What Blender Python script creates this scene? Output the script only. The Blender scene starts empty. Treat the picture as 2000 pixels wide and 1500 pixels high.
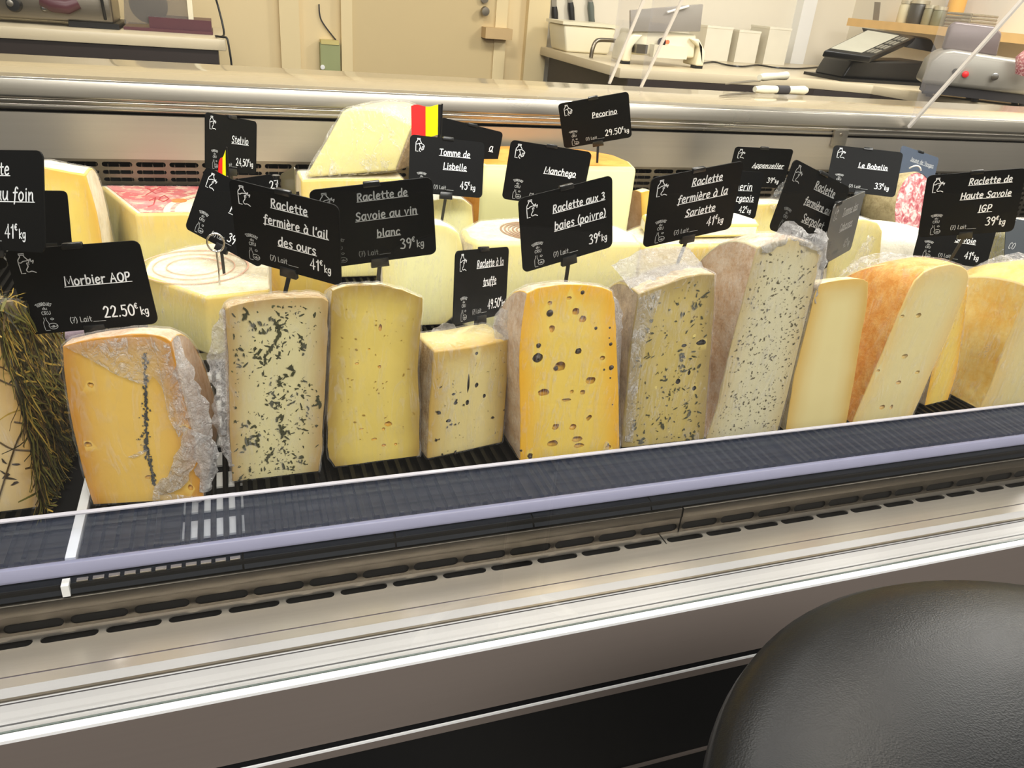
import bpy, bmesh, math, random
from mathutils import Vector, Matrix, noise
rnd = random.Random(7)
SC = bpy.context.scene
COL = SC.collection

# ------------------------------------------------------------------ camera, world, lights
CAMZ = 1.2                       # lens height above the shop floor
F = 1515.0                       # focal length in pixels of the 2000 px wide frame
RX = Vector((0.94443819, -0.0761882, 0.31973718))     # rows: world X, Y, Z in camera axes (x right, y down, z forward)
RY = Vector((-0.31822064, -0.45549136, 0.83142242))
RZ = Vector((0.08229294, -0.88697406, -0.45442809))
cam_d = bpy.data.cameras.new('camera'); cam = bpy.data.objects.new('camera', cam_d); COL.objects.link(cam)
cam_d.sensor_width = 36.0; cam_d.lens = F / 2000 * 36.0; cam_d.clip_start = 0.02; cam_d.clip_end = 60
cam.matrix_world = Matrix(((RX[0], -RX[1], -RX[2], 0), (RY[0], -RY[1], -RY[2], 0), (RZ[0], -RZ[1], -RZ[2], CAMZ), (0, 0, 0, 1)))
SC.camera = cam
SC.view_settings.view_transform = 'Standard'; SC.view_settings.look = 'None'
SC.view_settings.gamma = 1.0; SC.view_settings.use_curve_mapping = False
SC.view_settings.exposure = 0.0
SC.cycles.use_denoising = True
SC.cycles.max_bounces = 10; SC.cycles.transparent_max_bounces = 24
SC.cycles.sample_clamp_indirect = 4.0; SC.cycles.caustics_reflective = False; SC.cycles.caustics_refractive = False

wd = bpy.data.worlds.new('shop_world'); SC.world = wd; wd.use_nodes = True
wt_ = wd.node_tree; bg = wt_.nodes['Background']; bg.inputs[1].default_value = 1.0
_tc = wt_.nodes.new('ShaderNodeTexCoord'); _sp = wt_.nodes.new('ShaderNodeSeparateXYZ'); _rp = wt_.nodes.new('ShaderNodeValToRGB')
_ma = wt_.nodes.new('ShaderNodeMath'); _ma.operation = 'MULTIPLY_ADD'; _ma.inputs[1].default_value = .5; _ma.inputs[2].default_value = .5
wt_.links.new(_tc.outputs['Generated'], _sp.inputs[0]); wt_.links.new(_sp.outputs[2], _ma.inputs[0]); wt_.links.new(_ma.outputs[0], _rp.inputs[0]); wt_.links.new(_rp.outputs[0], bg.inputs[0])
_el = _rp.color_ramp.elements
while len(_el) < 4: _el.new(.5)
for _e, (_p, _c) in zip(_el, ((.44, (.035, .034, .036, 1)), (.50, (.22, .20, .17, 1)), (.66, (.36, .34, .30, 1)), (1.0, (.50, .49, .46, 1)))): _e.position = _p; _e.color = _c

def area(name, loc, target, sx, sy, power, col):
    l = bpy.data.lights.new(name, 'AREA'); l.shape = 'RECTANGLE'; l.size = sx; l.size_y = sy; l.energy = power; l.color = col
    o = bpy.data.objects.new(name, l); COL.objects.link(o); o.location = loc
    o.rotation_euler = (Vector(target) - Vector(loc)).to_track_quat('-Z', 'Y').to_euler()
    return o
for i in range(7):               # the LED modules of the counter's canopy
    x = -0.75 + i * 0.62
    area('counter_led_lamp', (x, 0.70, 1.60), (x, 1.00, 0.8), 0.46, 0.07, 3.2, (1.0, 0.985, 0.93))
area('shop_ceiling_lamp', (0.5, -1.3, 2.8), (0.6, 0.6, 0.8), 3.4, 0.5, 114, (1.0, 0.975, 0.94))
for x, w in ((-0.75, .35), (0.42, .62), (1.30, .22), (3.0, .5)):          # ceiling panels over the staff aisle
    area('ceiling_panel_lamp', (x, 2.58, 2.7), (x, 2.75, 0), w, .34, 21 * w / .42, (1.0, .965, .90))
area('ceiling_panel_lamp', (1.22, 1.56, 2.7), (1.22, 1.56, 0), .42, .42, 16, (1.0, .90, .74))
area('ceiling_panel_lamp', (3.39, 2.24, 2.7), (3.39, 2.24, 0), .55, .55, 46, (1.0, .98, .95))

# ------------------------------------------------------------------ from a pixel of the photograph to a place
def ray(x, y):
    c = Vector((x - 1000.0, y - 750.0, F))
    return Vector((RX.dot(c), RY.dot(c), RZ.dot(c)))
def P(x, y, Y):                  # on the upright plane at depth Y
    d = ray(x, y); d *= Y / d.y
    return Vector((d.x, d.y, d.z + CAMZ))
def PZ(x, y, z):                 # on the level plane at height z
    d = ray(x, y); d *= (z - CAMZ) / d.z
    return Vector((d.x, d.y, d.z + CAMZ))
def PX(x, y, X):
    d = ray(x, y); d *= X / d.x
    return Vector((d.x, d.y, d.z + CAMZ))

# ------------------------------------------------------------------ object helpers
def tag(o, label=None, cat=None, group=None, kind=None):
    if label: o['label'] = label
    if cat: o['category'] = cat
    if group: o['group'] = group
    if kind: o['kind'] = kind
    return o
def empty(name, loc, label=None, cat=None, group=None):
    o = bpy.data.objects.new(name, None); COL.objects.link(o); o.location = loc; o.empty_display_size = .02
    return tag(o, label, cat, group)
def root_loc(p):
    v = Vector((0, 0, 0))
    while p is not None:
        v += p.location; p = p.parent
    return v
def link(name, me, mats, parent=None, smooth=None, loc=None):
    if not isinstance(mats, (list, tuple)): mats = [mats]
    for m in mats: me.materials.append(m)
    o = bpy.data.objects.new(name, me); COL.objects.link(o)
    off = root_loc(parent)
    if loc is not None: o.location = Vector(loc) - off; off = Vector(loc)
    if parent is not None: o.parent = parent
    if off.length > 0: me.transform(Matrix.Translation(-off))
    if smooth is not None:
        for p in me.polygons: p.use_smooth = True
        me.set_sharp_from_angle(angle=math.radians(smooth))
    return o
def bm_obj(name, bm, mats, parent=None, smooth=None, loc=None):
    me = bpy.data.meshes.new(name); bm.to_mesh(me); bm.free()
    return link(name, me, mats, parent, smooth, loc)
def bevel_all(bm, w, seg=2, ang=30):
    es = [e for e in bm.edges if len(e.link_faces) == 2 and e.calc_face_angle(0) > math.radians(ang)]
    if es: bmesh.ops.bevel(bm, geom=es, offset=w, segments=seg, affect='EDGES', profile=0.5, clamp_overlap=True)
def add_box(bm, a, b, mi=0):
    x0, y0, z0 = a; x1, y1, z1 = b
    vs = [bm.verts.new(p) for p in ((x0,y0,z0),(x1,y0,z0),(x1,y1,z0),(x0,y1,z0),(x0,y0,z1),(x1,y0,z1),(x1,y1,z1),(x0,y1,z1))]
    for f in ((0,3,2,1),(4,5,6,7),(0,1,5,4),(1,2,6,5),(2,3,7,6),(3,0,4,7)):
        bm.faces.new([vs[i] for i in f]).material_index = mi
def box(name, a, b, mat, parent=None, bev=0.0, seg=2, loc=None):
    bm = bmesh.new(); add_box(bm, a, b)
    if bev: bevel_all(bm, bev, seg)
    return bm_obj(name, bm, mat, parent, 40 if bev else None, loc)
def add_prism(bm, ring, vec, mi=0, side_mi=None):
    """closed ring of points swept along vec; side_mi gives each side face's material"""
    a = [bm.verts.new(p) for p in ring]; b = [bm.verts.new(Vector(p) + Vector(vec)) for p in ring]
    n = len(a); fs = []
    fs.append(bm.faces.new(a[::-1])); fs.append(bm.faces.new(b))
    for f in fs: f.material_index = mi
    for i in range(n):
        f = bm.faces.new((a[i], a[(i+1) % n], b[(i+1) % n], b[i])); f.material_index = side_mi[i] if side_mi else mi
        fs.append(f)
    bmesh.ops.recalc_face_normals(bm, faces=fs)
    return fs
def profile(name, yz, x0, x1, mat, parent=None, bev=0.0, loc=None):
    bm = bmesh.new(); add_prism(bm, [(x0, y, z) for y, z in yz], (x1 - x0, 0, 0))
    if bev: bevel_all(bm, bev, 2)
    return bm_obj(name, bm, mat, parent, 35 if bev else None, loc)
def add_tube(bm, pts, r, n=8, mi=0, caps=True):
    pts = [Vector(p) for p in pts]; rings = []
    up = Vector((0, 0, 1)); prev = None
    for i, p in enumerate(pts):
        t = (pts[min(i+1, len(pts)-1)] - pts[max(i-1, 0)]).normalized()
        if prev is None:
            a = t.cross(up)
            if a.length < 1e-3: a = t.cross(Vector((1, 0, 0)))
            a.normalize()
        else:
            a = prev - t * prev.dot(t); a.normalize()
        prev = a; b = t.cross(a)
        rr = r[i] if isinstance(r, (list, tuple)) else r
        rings.append([bm.verts.new(p + (a * math.cos(2*math.pi*k/n) + b * math.sin(2*math.pi*k/n)) * rr) for k in range(n)])
    for i in range(len(rings) - 1):
        for k in range(n):
            f = bm.faces.new((rings[i][k], rings[i][(k+1) % n], rings[i+1][(k+1) % n], rings[i+1][k])); f.material_index = mi
    if caps:
        bm.faces.new(rings[0][::-1]).material_index = mi; bm.faces.new(rings[-1]).material_index = mi
def tube(name, pts, r, mat, parent=None, n=8, loc=None):
    bm = bmesh.new(); add_tube(bm, pts, r, n); bmesh.ops.recalc_face_normals(bm, faces=bm.faces[:])
    return bm_obj(name, bm, mat, parent, 50, loc)
def add_lathe(bm, prof, c, axis=Vector((0, 0, 1)), n=32, mi=0):
    """prof: (radius, height) pairs swept round axis through c"""
    axis = Vector(axis).normalized(); a = axis.orthogonal().normalized(); b = axis.cross(a); c = Vector(c); rings = []
    for r, h in prof:
        if r < 1e-6: rings.append([bm.verts.new(c + axis * h)])
        else: rings.append([bm.verts.new(c + axis * h + (a * math.cos(2*math.pi*k/n) + b * math.sin(2*math.pi*k/n)) * r) for k in range(n)])
    fs = []
    for i in range(len(rings) - 1):
        A, B = rings[i], rings[i+1]
        for k in range(n):
            if len(A) == 1 and len(B) == 1: continue
            if len(A) == 1: f = bm.faces.new((A[0], B[k], B[(k+1) % n]))
            elif len(B) == 1: f = bm.faces.new((A[k], A[(k+1) % n], B[0]))
            else: f = bm.faces.new((A[k], A[(k+1) % n], B[(k+1) % n], B[k]))
            f.material_index = mi; fs.append(f)
    bmesh.ops.recalc_face_normals(bm, faces=fs)
def lathe(name, prof, c, mat, parent=None, axis=(0, 0, 1), n=32, loc=None, smooth=40):
    bm = bmesh.new(); add_lathe(bm, prof, c, Vector(axis), n)
    return bm_obj(name, bm, mat, parent, smooth, loc)
def smooth_path(pts, k=6):
    pts = [Vector(p) for p in pts]
    if len(pts) < 3: return pts
    out = []
    for i in range(len(pts) - 1):
        p0 = pts[max(i-1, 0)]; p1 = pts[i]; p2 = pts[i+1]; p3 = pts[min(i+2, len(pts)-1)]
        for j in range(k):
            t = j / k
            out.append(0.5 * ((2*p1) + (p2-p0)*t + (2*p0-5*p1+4*p2-p3)*t*t + (3*p1-p0-3*p2+p3)*t*t*t))
    out.append(pts[-1]); return out

# ------------------------------------------------------------------ materials
def lin(c):
    return tuple((v/12.92 if v <= .04045 else ((v+.055)/1.055)**2.4) for v in (x/255 for x in c)) + (1.0,)
class NT:
    def __init__(s, name):
        s.m = bpy.data.materials.new(name); s.m.use_nodes = True; s.t = s.m.node_tree; s.t.nodes.clear()
        s.out = s.n('ShaderNodeOutputMaterial')
    def n(s, kind, **kw):
        nd = s.t.nodes.new(kind)
        for k, v in kw.items():
            if k.startswith('_'): nd.inputs[k[1:]].default_value = v
            else: setattr(nd, k, v)
        return nd
    def l(s, a, b): s.t.links.new(a, b)
    def coord(s, scale=(1, 1, 1), rot=(0, 0, 0)):
        tc = s.n('ShaderNodeTexCoord'); mp = s.n('ShaderNodeMapping'); mp.inputs['Scale'].default_value = scale; mp.inputs['Rotation'].default_value = rot
        s.l(tc.outputs['Object'], mp.inputs[0]); return mp.outputs[0]
    def noise(s, vec, scale, detail=3, rough=.5, dist=0):
        nd = s.n('ShaderNodeTexNoise'); nd.inputs['Scale'].default_value = scale; nd.inputs['Detail'].default_value = detail
        nd.inputs['Roughness'].default_value = rough; nd.inputs['Distortion'].default_value = dist
        s.l(vec, nd.inputs['Vector']); return nd.outputs['Fac']
    def ramp(s, fac, stops):
        r = s.n('ShaderNodeValToRGB'); e = r.color_ramp.elements
        while len(e) < len(stops): e.new(.5)
        for i, (p, c) in enumerate(stops):
            e[i].position = p; e[i].color = c if isinstance(c, tuple) else (c, c, c, 1)
        s.l(fac, r.inputs[0]); return r.outputs[0]
    def mix(s, fac, a, b):
        m = s.n('ShaderNodeMix', data_type='RGBA')
        for k, v in ((0, fac), (6, a), (7, b)):
            if hasattr(v, 'is_linked'): s.l(v, m.inputs[k])
            else: m.inputs[k].default_value = v
        return m.outputs[2]
    def math(s, op, a, b=0.0, c=0.0):
        m = s.n('ShaderNodeMath', operation=op)
        for k, v in enumerate((a, b, c)):
            if hasattr(v, 'is_linked'): s.l(v, m.inputs[k])
            else: m.inputs[k].default_value = v
        return m.outputs[0]
    def bump(s, h, strength=.3, dist=.001):
        b = s.n('ShaderNodeBump'); b.inputs['Strength'].default_value = strength; b.inputs['Distance'].default_value = dist
        s.l(h, b.inputs['Height']); return b.outputs[0]
    def bsdf(s, **kw):
        b = s.n('ShaderNodeBsdfPrincipled'); 
        for k, v in kw.items():
            k = k.replace('_', ' ')
            if hasattr(v, 'is_linked'): s.l(v, b.inputs[k])
            else: b.inputs[k].default_value = v
        return b.outputs[0]
    def done(s, sh): s.l(sh, s.out.inputs[0]); return s.m

def plain(name, rgb, rough=.5, metal=0.0, spec=.5, var=.06, scale=8, bump=0.0, coat=0.0):
    t = NT(name); v = t.coord(); nz = t.noise(v, scale, 4)
    c = lin(rgb); dk = tuple(x * (1 - 2*var) for x in c[:3]) + (1,); lt = tuple(min(1, x * (1 + 2*var)) for x in c[:3]) + (1,)
    kw = dict(Base_Color=t.mix(nz, dk, lt), Roughness=rough, Metallic=metal, Specular_IOR_Level=spec, Coat_Weight=coat)
    if bump: kw['Normal'] = t.bump(t.noise(v, scale * 12, 3), bump, .001)
    return t.done(t.bsdf(**kw))
def brushed(name, rgb, rough=.28, axis=0, amount=.25, metal=1.0, bump=.06):
    t = NT(name); sc = [260, 260, 260]; sc[axis] = 2.5
    v = t.coord(tuple(sc)); nz = t.noise(v, 1.0, 3, .6); v2 = t.coord(); n2 = t.noise(v2, 3.0, 2)
    c = lin(rgb); dk = tuple(x * (1 - amount) for x in c[:3]) + (1,)
    r = t.math('MULTIPLY_ADD', n2, .16, rough - .08)
    return t.done(t.bsdf(Base_Color=t.mix(nz, dk, c), Roughness=r, Metallic=metal, Normal=t.bump(nz, bump, .0004)))
def clear(name, tint=(1, 1, 1, 1), refl=.9, rough=.02, extra=0.0, white=(1, 1, 1, 1), ior=1.48):
    """see-through sheet: straight-through transparency with a Fresnel mirror and a little haze"""
    t = NT(name); lw = t.n('ShaderNodeLayerWeight'); lw.inputs[0].default_value = .5
    r0 = ((ior - 1) / (ior + 1)) ** 2
    fr = t.math('MULTIPLY_ADD', t.math('POWER', lw.outputs['Facing'], 5.0), 1 - r0, r0)
    tr = t.n('ShaderNodeBsdfTransparent'); tr.inputs[0].default_value = tint
    gl = t.n('ShaderNodeBsdfGlossy'); gl.inputs['Roughness'].default_value = rough; gl.inputs[0].default_value = (refl, refl, refl, 1)
    mx = t.n('ShaderNodeMixShader'); t.l(fr, mx.inputs[0]); t.l(tr.outputs[0], mx.inputs[1]); t.l(gl.outputs[0], mx.inputs[2])
    o = mx.outputs[0]
    if extra:
        df = t.n('ShaderNodeBsdfDiffuse'); df.inputs[0].default_value = white
        m2 = t.n('ShaderNodeMixShader'); m2.inputs[0].default_value = extra; t.l(o, m2.inputs[1]); t.l(df.outputs[0], m2.inputs[2]); o = m2.outputs[0]
    return t.done(o)
def film(name, base=.05, crease=.5, scale=(90, 90, 18), tint=(1, .98, .97, 1), bump=.6, rough=.10, dfm=.80):
    """kitchen cling film: clear, with bright creases and a rumpled gloss"""
    t = NT(name); v = t.coord(scale); n1 = t.noise(v, 1.0, 5, .6, 1.2); v2 = t.coord((40, 40, 40)); n2 = t.noise(v2, 1.0, 3, .55, .6)
    ridge = t.ramp(n1, [(.44, 0.0), (.495, 1.0), (.505, 1.0), (.56, 0.0)])
    patch = t.ramp(n2, [(.42, 0.0), (.68, 1.0)])
    cr = t.math('MULTIPLY', t.math('MULTIPLY', ridge, t.math('MULTIPLY_ADD', patch, .85, .15)), crease)
    lw = t.n('ShaderNodeLayerWeight'); lw.inputs[0].default_value = .35
    fold = t.math('ABSOLUTE', t.math('SUBTRACT', n1, .5)); n3 = t.noise(t.coord(tuple(q * 2.6 for q in scale)), 1.0, 4, .6, .8); fold2 = t.math('ABSOLUTE', t.math('SUBTRACT', n3, .5))
    nm = t.bump(t.math('MULTIPLY_ADD', fold2, 1.2, t.math('MULTIPLY_ADD', n2, .5, t.math('MULTIPLY', fold, 2.2))), bump, .005)
    fac = t.math('MINIMUM', t.math('ADD', t.math('MULTIPLY_ADD', lw.outputs['Facing'], .12, base), cr), .96)
    tr = t.n('ShaderNodeBsdfTransparent')
    gl = t.n('ShaderNodeBsdfGlossy'); gl.inputs['Roughness'].default_value = rough; t.l(nm, gl.inputs['Normal'])
    df = t.n('ShaderNodeBsdfDiffuse'); df.inputs[0].default_value = tint; t.l(nm, df.inputs['Normal'])
    tl = t.n('ShaderNodeBsdfTranslucent'); tl.inputs[0].default_value = tint; t.l(nm, tl.inputs['Normal'])
    m0 = t.n('ShaderNodeMixShader'); m0.inputs[0].default_value = .18; t.l(df.outputs[0], m0.inputs[1]); t.l(tl.outputs[0], m0.inputs[2]); df = m0
    m1 = t.n('ShaderNodeMixShader'); m1.inputs[0].default_value = dfm; t.l(gl.outputs[0], m1.inputs[1]); t.l(df.outputs[0], m1.inputs[2])
    m2 = t.n('ShaderNodeMixShader'); t.l(fac, m2.inputs[0]); t.l(tr.outputs[0], m2.inputs[1]); t.l(m1.outputs[0], m2.inputs[2])
    return t.done(m2.outputs[0])
def paste(name, rgb, rim=None, mottle=.06, specks=None, rough=.38, bump=.12, fine=None, rim_w=.9):
    """cheese paste: even colour with soft mottling, drier towards the rind (attribute rim), optional herb specks"""
    t = NT(name); v = t.coord(); c = lin(rgb); rimc = lin(rim or tuple(x * .9 for x in rgb))
    n1 = t.noise(v, 22, 4, .55); n2 = t.noise(v, 130, 3, .6)
    dk = tuple(x * (1 - 2.2*mottle) for x in c[:3]) + (1,); lt = tuple(min(1, x * (1 + 1.2*mottle)) for x in c[:3]) + (1,)
    col = t.mix(n1, dk, lt)
    at = t.n('ShaderNodeAttribute'); at.attribute_name = 'rim'
    r = t.math('MULTIPLY', t.ramp(t.math('MULTIPLY_ADD', n1, .3, t.math('SUBTRACT', at.outputs['Fac'], .15)), [(.22, 0.0), (.60, .35), (.92, 1.0)]), rim_w)
    col = t.mix(r, col, rimc)
    h = n2
    if specks:
        for scol, sscale, thr, cover in specks:
            vw = t.n('ShaderNodeVectorMath', operation='ADD'); nn = t.n('ShaderNodeTexNoise'); nn.inputs['Scale'].default_value = sscale * 1.7; t.l(v, nn.inputs['Vector'])
            sc2 = t.n('ShaderNodeVectorMath', operation='SCALE'); t.l(nn.outputs['Color'], sc2.inputs[0]); sc2.inputs['Scale'].default_value = .9 / sscale
            t.l(v, vw.inputs[0]); t.l(sc2.outputs[0], vw.inputs[1])
            vo = t.n('ShaderNodeTexVoronoi'); vo.inputs['Scale'].default_value = sscale; t.l(vw.outputs[0], vo.inputs['Vector'])
            sep = t.n('ShaderNodeSeparateColor'); t.l(vo.outputs['Color'], sep.inputs[0])
            lim = t.math('MULTIPLY', t.math('SUBTRACT', sep.outputs[0], 1 - cover), thr / max(cover, .01))
            mk = t.math('GREATER_THAN', lim, vo.outputs['Distance'])
            col = t.mix(mk, col, lin(scol))
    return t.done(t.bsdf(Base_Color=col, Roughness=rough, Specular_IOR_Level=.4, Normal=t.bump(h, bump, .0008), Subsurface_Weight=0.0))
def rind(name, a, b, scale=60, rough=.75, bump=.5, c=None):
    t = NT(name); v = t.coord(); n1 = t.noise(v, scale, 5, .65); n2 = t.noise(v, scale * 5, 4, .7)
    stops = [(.32, lin(a)), (.66, lin(b))] if c is None else [(.3, lin(a)), (.52, lin(b)), (.72, lin(c))]
    h = t.math('MULTIPLY_ADD', n2, .6, n1)
    return t.done(t.bsdf(Base_Color=t.ramp(h, [(min(1, p * 1.35), q) for p, q in stops]), Roughness=rough, Specular_IOR_Level=.25, Normal=t.bump(h, bump, .003)))

M = {}
M['steel'] = brushed('brushed_steel', (198, 192, 180), .30, 0, .22)
M['steel_dark'] = brushed('dull_steel', (150, 142, 128), .36, 0, .25)
M['steel_back'] = brushed('back_panel_steel', (205, 198, 186), .42, 0, .12)
M['grille_steel'] = brushed('grille_steel', (92, 87, 80), .32, 0, .22)
M['deck_steel'] = brushed('deck_steel', (206, 198, 186), .30, 0, .16, .85, .03)
M['alu_white'] = brushed('white_aluminium', (176, 175, 176), .45, 0, .05, metal=.25)
M['alu_bright'] = plain('bright_aluminium', (240, 240, 238), .4, 0.1, .5, .02)
M['panel'] = brushed('taupe_anodised_panel', (116, 106, 99), .5, 0, .08, metal=.15)
M['black'] = plain('black_plastic', (16, 17, 19), .38, 0, .45, .05, 40)
M['navy'] = plain('price_rail_plastic', (10, 15, 23), .42, 0, .2, .05, 30)
M['rib'] = plain('tray_rib_plastic', (9, 9, 10), .42, 0, .16, .1, 40)
M['plinth'] = plain('black_plinth', (14, 14, 15), .6, 0, .3, .05)
M['acrylic'] = clear('clear_acrylic', (.93, .95, 1, 1), .9, .03, .03, (.34, .46, .85, 1), 1.49)
M['acrylic_edge'] = plain('polished_acrylic_edge', (150, 150, 174), .25, 0, .5, .03, 30)
M['acrylic_top'] = plain('bright_acrylic_edge', (182, 180, 190), .25, 0, .5, .03, 30)
M['glass'] = clear('front_glass', (.985, .985, .975, 1), 1.0, .0, .002, (1, .92, .75, 1), 1.5)
M['glass_edge'] = plain('bevelled_glass_edge', (235, 228, 220), .2, 0, .6, .02)
M['pane'] = clear('divider_glass', (.97, .97, .98, 1), 1.0, .0, .05, (.95, .93, 1, 1), 1.5)
M['green_edge'] = plain('green_glass_edge', (96, 106, 100), .25, 0, .5, .05)
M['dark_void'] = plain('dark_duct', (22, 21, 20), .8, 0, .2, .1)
M['grey_slot'] = plain('slot_duct', (62, 60, 62), .7, 0, .2, .08)
M['white_base'] = plain('white_shelf_base', (206, 204, 198), .45, 0, .4, .03)
M['sign'] = plain('blackboard_card', (8, 9, 10), .5, 0, .10, .05, 20)
M['chalk'] = plain('chalk_marker_paint', (226, 228, 230), .7, 0, .2, .05, 300)
M['chalk_grey'] = plain('grey_printed_line', (176, 178, 178), .7, 0, .2, .05, 300)
M['chalk_dim'] = plain('dull_chalk_paint', (150, 152, 152), .7, 0, .2, .05, 300)
M['chalk_faint'] = plain('faint_printed_line', (104, 106, 106), .7, 0, .2, .05, 300)
M['clip'] = plain('black_clip_plastic', (20, 21, 22), .28, 0, .5, .04)
M['wire'] = plain('chromed_wire', (205, 205, 205), .18, 1, .5, .03)
M['film'] = film('cling_film', .015, .30)
M['film_soft'] = film('thin_cling_film', .008, .18, (60, 60, 12), bump=.4)
M['film_white'] = film('whitish_cling_film', .20, .7, (80, 80, 46), (1, .97, .96, 1), 1.0)
M['film_crumple'] = film('crumpled_cling_film', .46, .6, (150, 150, 110), (1, .985, .99, 1), 1.0, .14, .80)
def leather():
    t = NT('black_grained_leather'); v = t.coord(); vo = t.n('ShaderNodeTexVoronoi'); vo.inputs['Scale'].default_value = 1000; t.l(v, vo.inputs['Vector'])
    nz = t.noise(v, 30, 4); n3 = t.noise(v, 1600, 2)
    h = t.math('MULTIPLY_ADD', n3, .5, vo.outputs['Distance'])
    return t.done(t.bsdf(Base_Color=t.mix(nz, lin((12, 13, 15)), lin((19, 20, 22))), Roughness=t.math('MULTIPLY_ADD', nz, .08, .30), Specular_IOR_Level=.20, Normal=t.bump(h, .22, .0003)))
M['leather'] = leather()

# ------------------------------------------------------------------ the room
XL, XR = -1.25, 3.5
def struct(name, bm_or_o, label=None, cat=None):
    tag(bm_or_o, label, cat, None, 'structure'); return bm_or_o
M['floor'] = plain('shop_floor_tile', (46, 44, 42), .55, 0, .25, .05, 3)
M['wall_warm'] = plain('cream_wall_paint', (226, 205, 160), .7, 0, .3, .02, 2)
M['wall_white'] = plain('white_wall_paint', (228, 220, 202), .7, 0, .3, .015, 2)
M['door_paint'] = plain('beige_door_paint', (206, 184, 138), .55, 0, .35, .02, 2)
M['door_frame'] = plain('cream_frame_paint', (226, 206, 160), .55, 0, .35, .02, 2)
WY = 4.72
struct('floor', box('floor', (-6, -4, -.05), (9, 7, 0), M['floor']), 'grey tiled shop floor under the counter', 'floor')
xa = P(1066, 40, WY).x
struct('wall_back', box('wall_back', (-4, WY, 0), (xa, WY + .12, 2.9), M['wall_warm']), 'cream painted back wall with the beige door', 'wall')
struct('wall_right', box('wall_right', (xa, WY + .02, 0), (8.0, WY + .14, 2.9), M['wall_white']), 'white wall behind the right hand kitchen worktop', 'wall')
struct('trim_1', box('trim_1', (P(1548, 60, WY).x, WY - .05, .0), (P(1574, 60, WY).x, WY + .02, 2.9), M['alu_bright'], None, .004), 'white upright trim strip on the white kitchen wall', 'trim')
struct('trim_2', box('trim_2', (P(546, 60, WY).x, WY - .045, .0), (P(584, 60, WY).x, WY, 2.9), M['door_frame'], None, .004), 'cream upright post on the back wall left of the door', 'trim')
struct('trim_3', box('trim_3', (xa - .13, WY - .05, .0), (xa, WY + .02, 2.9), M['door_frame'], None, .004), 'cream corner post between back wall and knife wall', 'trim')
dx0, dx1 = P(686, 60, WY).x, P(962, 60, WY).x
dr = empty('door_1', ((dx0 + dx1) / 2, WY, 0), 'plain beige door with a small dark handle in the back wall', 'door'); dr['kind'] = 'structure'
box('door_leaf', (dx0, WY - .035, 0), (dx1, WY - .002, 2.05), M['door_paint'], dr, .003)
box('door_jamb', (dx0 - .06, WY - .045, 0), (dx0, WY - .002, 2.1), M['door_frame'], dr, .003)
box('door_jamb', (dx1, WY - .045, 0), (dx1 + .07, WY - .002, 2.1), M['door_frame'], dr, .003)
hp = P(946, 22, WY - .06)
h = lathe('door_handle', [(0, 0), (.024, 0), (.026, .01), (.022, .03), (0, .032)], hp, M['steel_dark'], dr, (0, -1, 0), 20)
lathe('lock_rose', [(0, 0), (.022, 0), (.022, .008), (0, .009)], P(946, -2, WY - .05), M['steel_dark'], dr, (0, -1, 0), 20)
ledge = box('door_bumper', P(948, 75, WY - .12), P(992, 55, WY - .03), plain('bare_wood_block', (196, 166, 118), .6), None, .002)
tag(ledge, 'small beige wooden ledge jutting out right of the door handle', 'ledge')

# ------------------------------------------------------------------ refrigerated counter
ctr = empty('refrigerated_counter', (0.8, .402, .0), 'long steel refrigerated display counter with clear front riser, slotted grilles and pale rails', 'display counter')
def pt(name, yz, mat, bev=0.0, x0=XL, x1=XR): return profile(name, yz, x0, x1, mat, ctr, bev)
pt('front_panel', [(.402, .689), (.402, .7535), (.42, .7535), (.42, .689)], M['panel'])
pt('shadow_gap', [(.4018, .6813), (.4018, .6833), (.408, .6833), (.408, .689), (.42, .689), (.42, .6813)], M['plinth'])
pt('chrome_trim', [(.4006, .6813), (.4006, .6835), (.4017, .6835), (.4017, .6813)], M['alu_bright'])
pt('lower_strip', [(.4025, .671), (.4025, .6813), (.42, .6813), (.42, .671)], M['panel'])
pt('plinth', [(.412, .5525), (.412, .671), (.44, .671), (.44, .5525)], M['plinth'])
pt('plinth_trim', [(.4095, .5500), (.4095, .5525), (.44, .5525), (.44, .5500)], M['panel'])
pt('plinth', [(.415, .0), (.415, .55), (.44, .55), (.44, .0)], M['plinth'])
# bumper rail: white stepped extrusion with a glass channel
pt('rail_lip', [(.4018, .7533), (.4018, .7560), (.4075, .7560), (.4075, .7533)], M['alu_bright'])
pt('bumper_rail', [(.4077, .7535), (.4077, .7545), (.4105, .7545), (.4105, .7552), (.4142, .7553), (.4142, .750), (.4152, .750), (.4152, .7556),
                   (.4318, .7556), (.4318, .7546), (.4338, .7546), (.4360, .7562), (.4460, .7562), (.4468, .7540), (.4468, .748), (.4077, .748)], M['alu_white'], 0)
pt('rail_groove', [(.4316, .7545), (.4316, .7559), (.4324, .7559), (.4324, .7545)], M['grey_slot'])
pt('rail_groove', [(.4345, .7540), (.4345, .7566), (.4366, .7566), (.4366, .7540)], M['steel_dark'])
pt('glass_channel', [(.4143, .7501), (.4143, .7557), (.4153, .7557), (.4153, .7501)], M['black'])
pt('front_deck', [(.4468, .7500), (.4468, .7545), (.4570, .7545), (.4572, .7530), (.4580, .7530), (.4582, .7545), (.4838, .7545), (.4838, .7500)], M['deck_steel'])
pt('seam_reflection', [(.4571, .7531), (.4571, .7536), (.4581, .7536), (.4581, .7531)], plain('violet_reflection_strip', (70, 62, 110), .4))  # deck seam; its violet edge reflection is painted in as a coloured strip
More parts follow.
